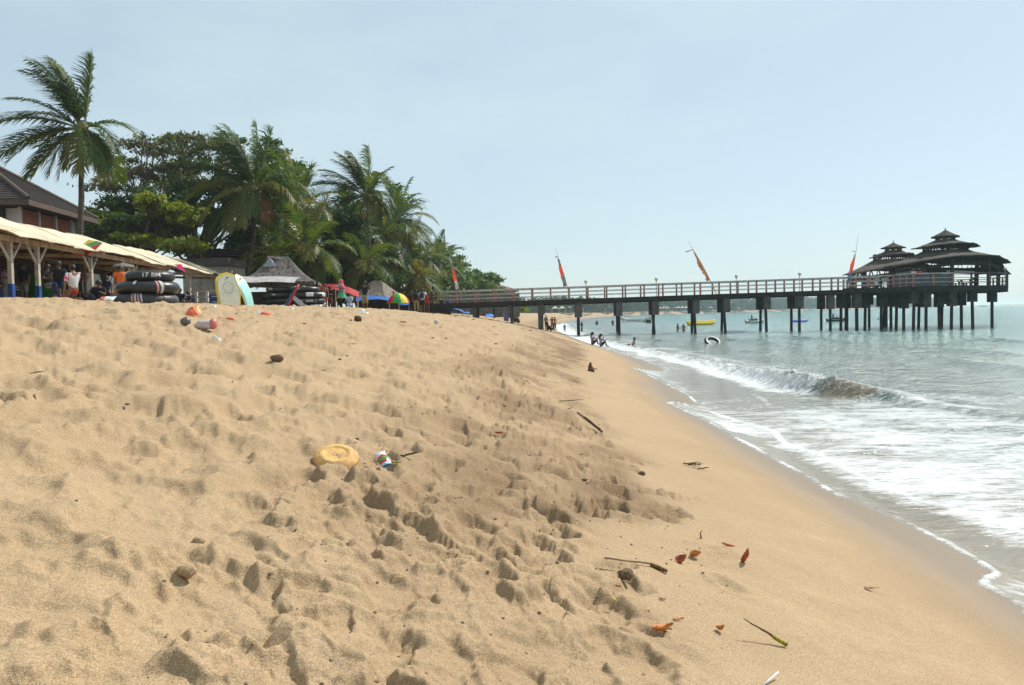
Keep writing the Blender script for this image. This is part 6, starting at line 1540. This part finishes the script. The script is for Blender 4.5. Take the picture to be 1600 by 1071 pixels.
tag(m.build('sea_spray', mat('spray_white', (.78,.79,.79), .5, .4, .03), None, True), kind='stuff')
rg = random.Random(12)
cols = [BWH, mat('boat_cream', (.6,.55,.42), .6), mat('boat_blue', (.12,.22,.45), .6), mat('boat_orange', (.6,.25,.12), .6), mat('boat_green', (.15,.35,.28), .6)]; cn = ['white','cream','blue','orange','green']
def shore_pt(px, back):
    best = None
    for u in np.linspace(60, cum[-1], 900):
        x, y, d = shore_at(np.array([u])); X_ = float(x[0]-d[0][1]*back); Y_ = float(y[0]+d[0][0]*back); p_ = 800+1200*X_/Y_
        if best is None or abs(p_-px) < best[0]: best = (abs(p_-px), X_, Y_)
    return Vector((best[1], best[2], ground(best[1], best[2])))
place = ['behind the second pile','right of the second pile','left of the third pile','behind the third pile','right of the third pile','left of the fourth pile','behind the fourth pile','right of the fourth pile','left of the fifth pair of piles','between the fifth and sixth pairs of piles','left of the seventh pair of piles','between the seventh and eighth pairs of piles','near the platform piles']
for k, (px_, L_, ci_, bk_) in enumerate([(888,6,1,6),(914,7,0,4),(948,6,3,5),(966,6,0,9),(984,8,1,4),(1006,7,0,6),(1022,9,2,5),(1044,8,0,7),(1070,9,1,4),(1118,9,0,5),(1160,9,3,6),(1222,11,0,4),(1268,12,2,6)]):
    boat(f'small {cn[ci_]} canopied boat on the far shore {place[k]}', shore_pt(px_, bk_), L_, R(rg.uniform(-25,25)), cols[ci_], 'boats drawn up on the far shore', False, cols[rg.choice((0,0,1))])
for k, (px_, W_, hh, ci_) in enumerate([(936,9,2.2,1),(1052,24,2.6,0),(1034,12,2.4,1),(1100,14,2.4,0),(874,6,2.0,1),(900,8,2.0,3)]):
    q = shore_pt(px_, 13); t = thing('market_tent', ['long cream tent on the far beach seen right of the second pile','longest white tent row on the far shore left of the fifth pair of piles','cream tent on the far shore right of the fourth pile','white tent on the far shore under the right of the fifth pair of piles','small cream tent on the far beach just right of the first pile','small orange tent on the far beach near the second pile'][k], 'tent', q, 'tents on the far shore')
    m = MB(); n_ = max(2, int(W_/3))
    for i in range(n_):
        x0 = q.x-W_/2+W_*i/n_; x1 = x0+W_/n_*.96; xm = (x0+x1)/2
        m.add([(x0,q.y-1.5,q.z+hh),(x1,q.y-1.5,q.z+hh),(xm,q.y,q.z+hh+1.0),(x1,q.y+1.5,q.z+hh),(x0,q.y+1.5,q.z+hh)], [(0,1,2),(1,3,2),(3,4,2),(4,0,2)])
    m.build('canopy', cols[ci_], t)
    for i in range(n_+1):
        m = MB(); m.box((q.x-W_/2+W_*i/n_, q.y-1.45, q.z+hh/2), (.15,.15,hh)); m.build('pole', BWH, t)
w = wspot(1536, 1400); t = thing('island', 'tiny dark rock on the horizon right of the pavilion piles', 'rock', w); m = MB(); m.ball(w+Vector((0,0,-1)), 7, 10, 6, (1.6,.6,.5)); m.build('rock', M_PILE, t, True)

# ------------------------------------------------------------------ litter, leaves and driftwood on the sand
def put(px, py, r=.02):
    c = on_sand(px, py); r = max(r, .006*c.length); c.z = max(sandz(c.x+a*r, c.y+b*r) for a in (-1,0,1) for b in (-1,0,1))-.004; return c
def slab(pts, th): pass
M_LEAFR = mat('dry_leaf_red', (.40,.10,.035), .6, .3, .3, 30, .6, .002, col2=(.22,.05,.02)); M_LEAFO = mat('dry_leaf_orange', (.62,.24,.06), .6, .3, .25, 30, .6, .002, col2=(.38,.12,.03)); M_LEAFP = mat('dry_leaf_pale', (.42,.20,.11), .6, .3, .25, 30, .6, .002)
def leaf(lab, px, py, L_, W_, ang, mt, curl=.35, pitch_=0.0, stem=.0, lift=.004, seed=0, roll_=0.0):
    c = put(px, py); rg = random.Random(seed); t = thing('dry_leaf', lab, 'leaf', c, 'dry leaves scattered on the sand')
    rot = Matrix.Rotation(ang, 3, 'Z') @ Matrix.Rotation(pitch_, 3, 'Y') @ Matrix.Rotation(roll_, 3, 'X'); n, mm = 12, 7; g = []
    for i in range(n+1):
        u = i/n; w = W_/2*(math.sin(math.pi*u**.8)**.75+.02); row = []
        for j in range(mm):
            v = j/(mm-1)*2-1; x = (u-.5)*L_; y = v*w*(1-.12*curl); z = curl*w*(v*v)*1.1+curl*L_*.25*(2*u-1)**2+.002*rg.uniform(-1,1)+(abs(math.sin(u*22))*.0015*abs(v))
            row.append(c+rot @ Vector((x, y, z))+Vector((0,0,lift)))
        g.append(row)
    m = MB(); m.sheet(g, .0012, Vector((0,0,1))); m.build('blade', mt, t, True)
    m = MB(); m.tube([r[mm//2]+Vector((0,0,.0012)) for r in g]+([g[-1][mm//2]+rot @ Vector((stem, .15*stem, .002))] if stem else []), [.0016]*(n+1)+([.0012] if stem else []), 5); m.build('midrib', M_STALKD, t)
    return t
leaf('red brown curled leaf left of the pair near the upright one', 1067, 880, .070, .055, R(20), M_LEAFR, .9, R(-30), seed=1)
leaf('orange curled leaf right of the red brown one, folded and lit', 1088, 872, .062, .050, R(-15), M_LEAFO, 1.0, R(-20), seed=2)
leaf('thin red leaf lying on the ridge just left of the upright leaf', 1138, 856, .085, .030, R(-50), M_LEAFR, .5, seed=3)
leaf('narrow red leaf standing upright in the sand', 1167, 884, .105, .045, R(-70), M_LEAFR, .5, R(-62), lift=.035, seed=4)
leaf('largest orange boat shaped leaf lower left of the small orange one', 1036, 988, .088, .036, R(12), M_LEAFO, .9, R(-5), seed=5)
leaf('small orange leaf standing tilted left of the mossy twig', 1128, 990, .044, .034, R(-65), M_LEAFO, .9, R(-35), lift=.012, seed=6)
leaf('thin orange sliver of leaf above the boat shaped one', 1060, 972, .045, .014, R(8), M_LEAFO, .4, seed=7)
leaf('pale red leaf with a stem alone on the smooth sand at right', 1358, 923, .052, .032, R(-15), M_LEAFP, .3, stem=.03, seed=8)
leaf('tiny red leaf scrap below the dark clod', 966, 929, .028, .012, R(-40), M_LEAFR, .3, seed=9)
leaf('tiny pale orange leaf scrap right of the dark clod', 1035, 939, .030, .014, R(-25), M_LEAFP, .3, seed=10)
leaf('dark reddish leaf half buried at the top of the trampled band', 780, 683, .07, .05, R(10), M_LEAFR, .6, seed=11)
leaf('tiny orange leaf on the sand near the stump', 1100, 645, .05, .03, R(10), M_LEAFO, .4, seed=12) if False else None
# mossy twig
a, b_ = put(1230, 1013), put(1166, 992); t = thing('twig', 'crooked brown twig with yellow green moss at its thick end, raised off the sand', 'twig', a)
M_TWIG = mat('twig_bark', (.17,.11,.06), .9, .15, .3, 60, .8, .003); M_MOSS = mat('yellow_moss', (.34,.30,.03), .9, .1, .3, 80, .8, .003)
tip = P(1162, 969, b_.y*.985)
def crook(a, b_, n, amp, seed):
    rg = random.Random(seed); return [a.lerp(b_, i/n)+Vector((rg.uniform(-amp,amp), rg.uniform(-amp,amp), rg.uniform(-amp,amp)*.8+.004)) for i in range(n+1)]
pts = crook(a+Vector((0,0,.006)), tip, 9, .0035, 3)
m = MB(); m.tube(pts, [.0065,.006,.0055,.005,.0045,.004,.0035,.003,.0025,.0015], 7); m.build('stick', M_TWIG, t, True)
m = MB(); m.tube(pts[:4], [.0085,.0075,.0078,.006], 7); m.build('moss', M_MOSS, t, True)
# straw
a, b_ = put(1196, 1073), put(1216, 1062); m = MB(); m.tube([a+Vector((-.01,-.01,.005)), b_+Vector((0,0,.022))], .0032, 8); single(m.build('drinking_straw', mat('white_plastic', (.75,.75,.75), .4, .5, .04), None, True), 'white drinking straw sticking into the bottom edge of the picture', 'straw', a)
# green sliver, pine cone, clod, pebbles
c = put(958, 954); m = MB(); m.tube([c+Vector((-.014,.012,.004)), c+Vector((0,0,.008)), c+Vector((.014,-.014,.004))], [.002,.005,.002], 6); single(m.build('plant_shoot', mat('pale_green', (.55,.60,.18), .5), None, True), 'small pale yellow green shoot below the dark clod', 'plant shoot', c)
c = put(862, 935); m = MB(); m.tube([c+Vector((-.003,.012,.0)), c+Vector((0,0,.02)), c+Vector((.003,-.004,.034))], [.003,.004,.001], 6); single(m.build('plant_shoot', _mc['pale_green'], None, True), 'pale green shoot poking up in the trampled sand', 'plant shoot', c)
a, b_ = put(945, 886), put(1018, 887); t = thing('casuarina_cone', 'brown spiny cone on a sand coated stalk beside the trampled band', 'cone', b_)
m = MB(); m.tube(crook(a+Vector((0,0,.008)), b_+Vector((0,0,.010)), 8, .002, 5), .0045, 6); m.build('stalk', mat('sandy_twig', (.30,.20,.12), .95, .1, .3, 80, .9, .003), t, True)
M_CONE = mat('cone_brown', (.20,.10,.03), .7, .3, .3, 60)
e_ = put(1041, 897); axis = (e_-b_); 
for k in range(7):
    q = b_+axis*(k/6)+Vector((0,0,.008)); m = MB(); m.ball(q, .012*(1-.4*abs(k/6-.45)), 8, 5, (.8,1.1,1)); m.build('scale', M_CONE, t)
M_CLOD = mat('sand_clod', (.22,.15,.095), .95, .1, .3, 90, 1.0, .006)
def clod(lab, px, py, r, seed, mt=M_CLOD, sz=(1.2,.9,.8), group='clods and stones on the sand', name='sand_clod', cat='clod'):
    c = put(px, py); rg = random.Random(seed); m = MB(); m.ball((0,0,0), r, 16, 11, sz); vs = np.array(m.v); 
    d = fbm(vs[:,0]/r*1.3+seed, vs[:,1]/r*1.3+vs[:,2]/r, 4, seed); vs *= (1+.55*d)[:,None]; m.v = [tuple(v+np.array([c.x,c.y,c.z+r*sz[2]*.15])) for v in vs]
    o = m.build(name, mt, None, True); return single(o, lab, cat, c, group)
clod('dark rough clod of wet sand left of the boat shaped leaf', 978, 914, .030, 1)
clod('round dark coconut husk on the sand below the blue awning', 559, 501, .09, 2, mat('coconut_husk', (.14,.08,.05), .95, .1, .3, 40, .8, .01), (1.1,.9,.8), None, 'coconut_husk', 'coconut')
clod('small reddish clod at the left part of the foreground sand', 310, 848, .020, 3, MAT_SAND)
clod('ball of sand clinging to the dent at lower left', 293, 908, .026, 4, MAT_SAND)
clod('broken brown lump near the trampled band', 1003, 742, .03, 5, M_CLOD, (1,.8,.6))
clod('small dark stone half way up the sand', 433, 563, .06, 6, M_CLOD, (1.3,.8,.6))
rg = random.Random(31)
M_CRUMB = mat('crumb_sand', (.34,.235,.14), .95, .1, .3, 90, 1.0, .006)
m = MB()
for k in range(900):                                        # crumbs of crust over the trampled band
    r = 1.8+14*rg.random()**1.7; a = R(rg.uniform(-30, 16)); x, y = r*math.sin(a), r*math.cos(a); sx = 3.3-x
    if sx < 2.2 or (sx > 4.2 and rg.random() < .85): continue
    z = sandz(x, y); s = rg.uniform(.0015, .006)*(1+.06*r); m.ball((x,y,z-.1*s), s, 6, 4, (rg.uniform(.7,1.7),rg.uniform(.7,1.4),.75))
tag(m.build('sand_crumbs', M_CRUMB), kind='stuff')
m = MB()  # small dark brown strips and flat specks scattered over the farther sand
for k in range(170):
    r = 5+42*rg.random()**1.1; a = R(rg.uniform(-36, 8)); x, y = r*math.sin(a), r*math.cos(a)
    if x > 1.0: continue
    z = sandz(x, y); L_ = rg.uniform(.01,.05)*(1+.03*r); a2 = rg.uniform(0,3.1); b2 = a2+rg.uniform(-.5,.5)
    dx, dy = L_*math.cos(a2), L_*math.sin(a2)
    if rg.random() < .6: m.tube([(x-dx,y-dy,sandz(x-dx,y-dy)+.001), (x,y,z+.003), (x+dx*.6+.2*dy,y+dy*.6-.2*dx,z+rg.uniform(.0,.01))], [.0015+.0002*r,.003+.0003*r,.001], 4)
    else: m.ball((x,y,z+.004), .008+.0012*r, 6, 4, (rg.uniform(.8,1.8),rg.uniform(.6,1.3),.5))
tag(m.build('dark_bits', mat('dark_brown_bits', (.13,.08,.05), .95)), kind='stuff')
# driftwood
a, b_ = put(903, 664), put(941, 677); t = thing('driftwood_stick', 'flat dark stick of driftwood lying at the edge of the smooth sand', 'driftwood', a)
m = MB(); m.beam(a+Vector((0,0,.012)), b_+Vector((0,0,.010)), .022, .014); m.beam(a.lerp(b_,.3)+Vector((0,0.01,.026)), b_.lerp(a,.05)+Vector((0,.012,.024)), .012, .010); m.build('stick', mat('driftwood', (.13,.085,.06), .9, .15, .3, 40, .8, .004, (1,.2,1)), t)
c = put(922, 580); t = thing('driftwood_stump', 'pointed stump of driftwood standing in the sand near the water', 'driftwood', c); DW = _mc['driftwood']
m = MB(); m.tube([c+Vector((.03,0,-.05)), c+Vector((.02,.0,.04)), c+Vector((.0,0,.10)), c+Vector((.015,0,.15)), c+Vector((.01,0,.19))], [.085,.07,.04,.035,.012], 8); m.build('stump', mat('stump_wood', (.17,.11,.07), .95, .1, .35, 14, 1.0, .01), t, True)
m = MB(); m.tube([c+Vector((.04,0,.02)), c+Vector((.10,-.02,.03)), c+Vector((.17,-.02,.02))], [.014,.01,.013], 6); m.build('branch', DW, t, True)
for k, (px_, py_, l_, lab) in enumerate([(893, 630, .35, 'thin bent stick on the sand below the pointed stump'), (1082, 727, .16, 'small heap of dark plant stems on the smooth sand'), (1100, 737, .12, 'short dark stem right of the heap of plant stems'), (640, 720, .10, 'short dry stem beside the snack wrapper')]):
    c = put(px_, py_); m = MB(); rg2 = random.Random(k)
    for j in range(3 if k == 1 else 1):
        m.tube(crook(c+Vector((-l_/2+.04*j,-.02*j,.008)), c+Vector((l_/2,.05-.06*j,.012)), 6, .008, k+j*7), [.006]*5+[.004,.002], 5)
    single(m.build('dry_twig', DW, None, True), lab, 'twig', c, 'dry twigs on the sand')
# tiny yellow green sapling leaf near the stem at left of the upright leaves
c = put(1096, 842); m = MB(); m.tube([c+Vector((0,0,-.01)), c+Vector((-.006,.0,.03)), c+Vector((.006,0,.05))], [.006,.004,.002], 5); single(m.build('dead_sprout', _mc['sandy_twig'], None, True), 'stubby sand coloured sprout above the orange leaf', 'sprout', c)

# yellow plastic disc half buried
c = put(522, 718); t = thing('plastic_disc', 'faded yellow orange plastic disc half buried in the sand', 'frisbee', c)
M_DISC = mat('faded_disc', (.62,.40,.14), .75, .2, .2, 14, .3, .002, col2=(.42,.22,.10))
rot = Matrix.Rotation(R(22), 3, 'X') @ Matrix.Rotation(R(7), 3, 'Y'); m = MB(); prof = [(.0,.027),(.05,.027),(.064,.0265),(.067,.031),(.088,.028),(.091,.025),(.105,.020),(.120,.006),(.125,-.012),(.119,-.012),(.114,.004),(.10,.014),(.07,.020),(.0,.021)]
m.lathe(prof, (0,0,0), 40); m.v = [tuple(c+rot @ Vector(v)+Vector((.0,.045,-.024))) for v in m.v]; m.build('shell', M_DISC, t, True)
# snack wrapper
def wrapper(lab, px, py, L_, W_, ang, bands, seed, group='wrappers and litter on the sand', height=.02):
    c = put(px, py, .05); rg = random.Random(seed); t = thing('snack_wrapper', lab, 'wrapper', c, group); n = 16; rot = Matrix.Rotation(R(30), 3, 'X') @ Matrix.Rotation(ang, 3, 'Z'); g = []
    for i in range(n+1):
        u = i/n; row = []
        for j in range(7):
            v = j/6-.5; crease = math.sin(u*17+j*1.9+seed)*.12+math.sin(u*31-j*2.7)*.08; pillow = (1-(2*v)**2)*math.sin(math.pi*min(1,max(0,u*1.1)))**.4
            row.append(c+Vector((0,0,.22*max(L_*abs(math.sin(ang)),W_*abs(math.cos(ang)))))+rot @ Vector(((u-.5)*L_, v*W_*(1+.15*math.sin(u*9+seed)), .004+height*(pillow*.7+abs(crease)*1.2*pillow+.02))))
        g.append(row)
    k0 = 0
    for fr, mt in bands:
        k1 = min(n, k0+max(1, round(fr*n))); m = MB(); m.sheet(g[k0:k1+1], .0008, Vector((0,0,1))); m.build('band', mt, t); k0 = k1
    return t, c, rot
WH = mat('foil_white', (.78,.78,.76), .3, .5, .06, 20); WR = mat('foil_red', (.55,.02,.03), .3, .5, .08, 20); WG = mat('foil_green', (.10,.28,.06), .3, .5, .15, 20); WBL = mat('foil_blue', (.35,.60,.70), .3, .5, .1, 20); WD = mat('foil_dark', (.03,.06,.08), .3, .5, .1)
WLB = mat('foil_orange', (.82,.34,.10), .35, .5, .1, 20)
wrapper('crumpled white, red and green snack wrapper right of the yellow disc', 600, 735, .14, .062, R(-62), [(.30,WH),(.12,WR),(.18,WG),(.14,WR),(.10,WBL),(.10,WD),(.06,WH)], 3)
c = put(614, 727); leaf('green and yellow leaf lying just right of the snack wrapper', 616, 727, .11, .032, R(-38), mat('leaf_green_dry', (.30,.30,.04), .5, .3, .3, 20, .4, .002, col2=(.10,.16,.03)), .35, seed=21)
wrapper('crumpled orange and yellow wrapper standing on the plastic cup', 306, 494, .32, .22, R(70), [(.4,mat('foil_redorange', (.80,.16,.06), .35, .5, .1)),(.3,WLB),(.3,mat('foil_tan', (.45,.26,.13), .5, .4, .1))], 5, height=.12)
# clear plastic cup with red rim
c = put(320, 513); t = thing('plastic_cup', 'crushed white plastic cup with a red end lying on the high sand', 'cup', c, 'wrappers and litter on the sand')
M_CUPW = mat('cup_white', (.55,.50,.50), .3, .5, .2, 22, .8, .01, col2=(.40,.28,.27)); M_CUPR = mat('cup_red', (.58,.17,.15), .35, .5, .1)
a = c+Vector((-.13,0,.025)); b_ = c+Vector((.09,.02,.05)); m = MB(); m.tube([a, a.lerp(b_,.3)+Vector((0,0,.01)), a.lerp(b_,.7), b_], [.035,.062,.06,.07], 12); m.build('cup', M_CUPW, t, True)
m = MB(); m.tube([b_, b_+Vector((.03,0,.004)), b_+Vector((.06,.0,.0))], [.072,.076,.055], 12); m.build('rim', M_CUPR, t, True)
c = put(291, 509); m = MB(); m.tube([c+Vector((-.06,0,.01)), c+Vector((0,0,.02)), c+Vector((.05,0,.01))], [.04,.06,.03], 10); single(m.build('dark_bottle_end', M_GLOBE if False else mat('smoky_plastic', (.12,.11,.11), .3, .5, .1), None, True), 'smoky dark plastic lump left of the crushed cup', 'litter', c)
for lab, px, py, L_, W_, ang, bd in [('red and white crumpled wrapper high on the sand below the dark board', 413, 495, .30, .10, R(-15), [(.3,WH),(.7,_mc['foil_redorange'])]),
    ('white scrap of paper below the red bodyboard', 455, 484, .16, .07, R(-20), [(1,WH)]), ('white scrap of paper near the cream bodyboard', 333, 484.5, .14, .06, R(5), [(1,WH)]),
    ('left white paper scrap right of the pink headscarf', 564, 489.5, .22, .08, R(-10), [(1,WH)]), ('right white paper scrap right of the pink headscarf', 569, 493.5, .26, .09, R(-5), [(1,WH)]),
    ('pale red scrap of wrapper half buried at mid beach', 361, 501, .18, .05, R(-20), [(1,_mc['foil_redorange'])]), ('white plastic scrap alone on the upper sand', 338, 533, .16, .04, R(-35), [(1,WH)]),
    ('faint red wrapper scrap in front of the parasol', 631, 507, .22, .07, R(-10), [(1,_mc['foil_tan'])]), ('white folded wrapper on the sand beside the stack of three tubes', 168, 470.5, .30, .16, R(0), [(.35,_mc['foil_redorange']),(.65,WH)])]:
    wrapper(lab, px, py, L_, W_, ang, bd, int(px), height=.035)
c = put(682, 508); m = MB(); m.ball(c+Vector((0,0,.05)), .08, 12, 9, (1,1,.95)); single(m.build('foam_ball', mat('foam_white', (.62,.60,.56), .9, .2, .12, 10), None, True), 'round whitish foam ball on the sand below the group by the pier', 'ball', c)
# ------------------------------------------------------------------ haze
hm = bpy.data.materials.new('haze'); hm.use_nodes = True; ht = hm.node_tree; ht.nodes.clear()
ho = ht.nodes.new('ShaderNodeOutputMaterial'); pv = ht.nodes.new('ShaderNodeVolumePrincipled')
pv.inputs['Color'].default_value = (.72, .88, .94, 1); pv.inputs['Density'].default_value = 0.00034; pv.inputs['Anisotropy'].default_value = .25
ht.links.new(pv.outputs[0], ho.inputs['Volume'])
hb = MB(); hb.box((0, 6000, 10.5), (40000, 40000, 33)); ho_ = hb.build('haze', hm); ho_['kind'] = 'stuff'
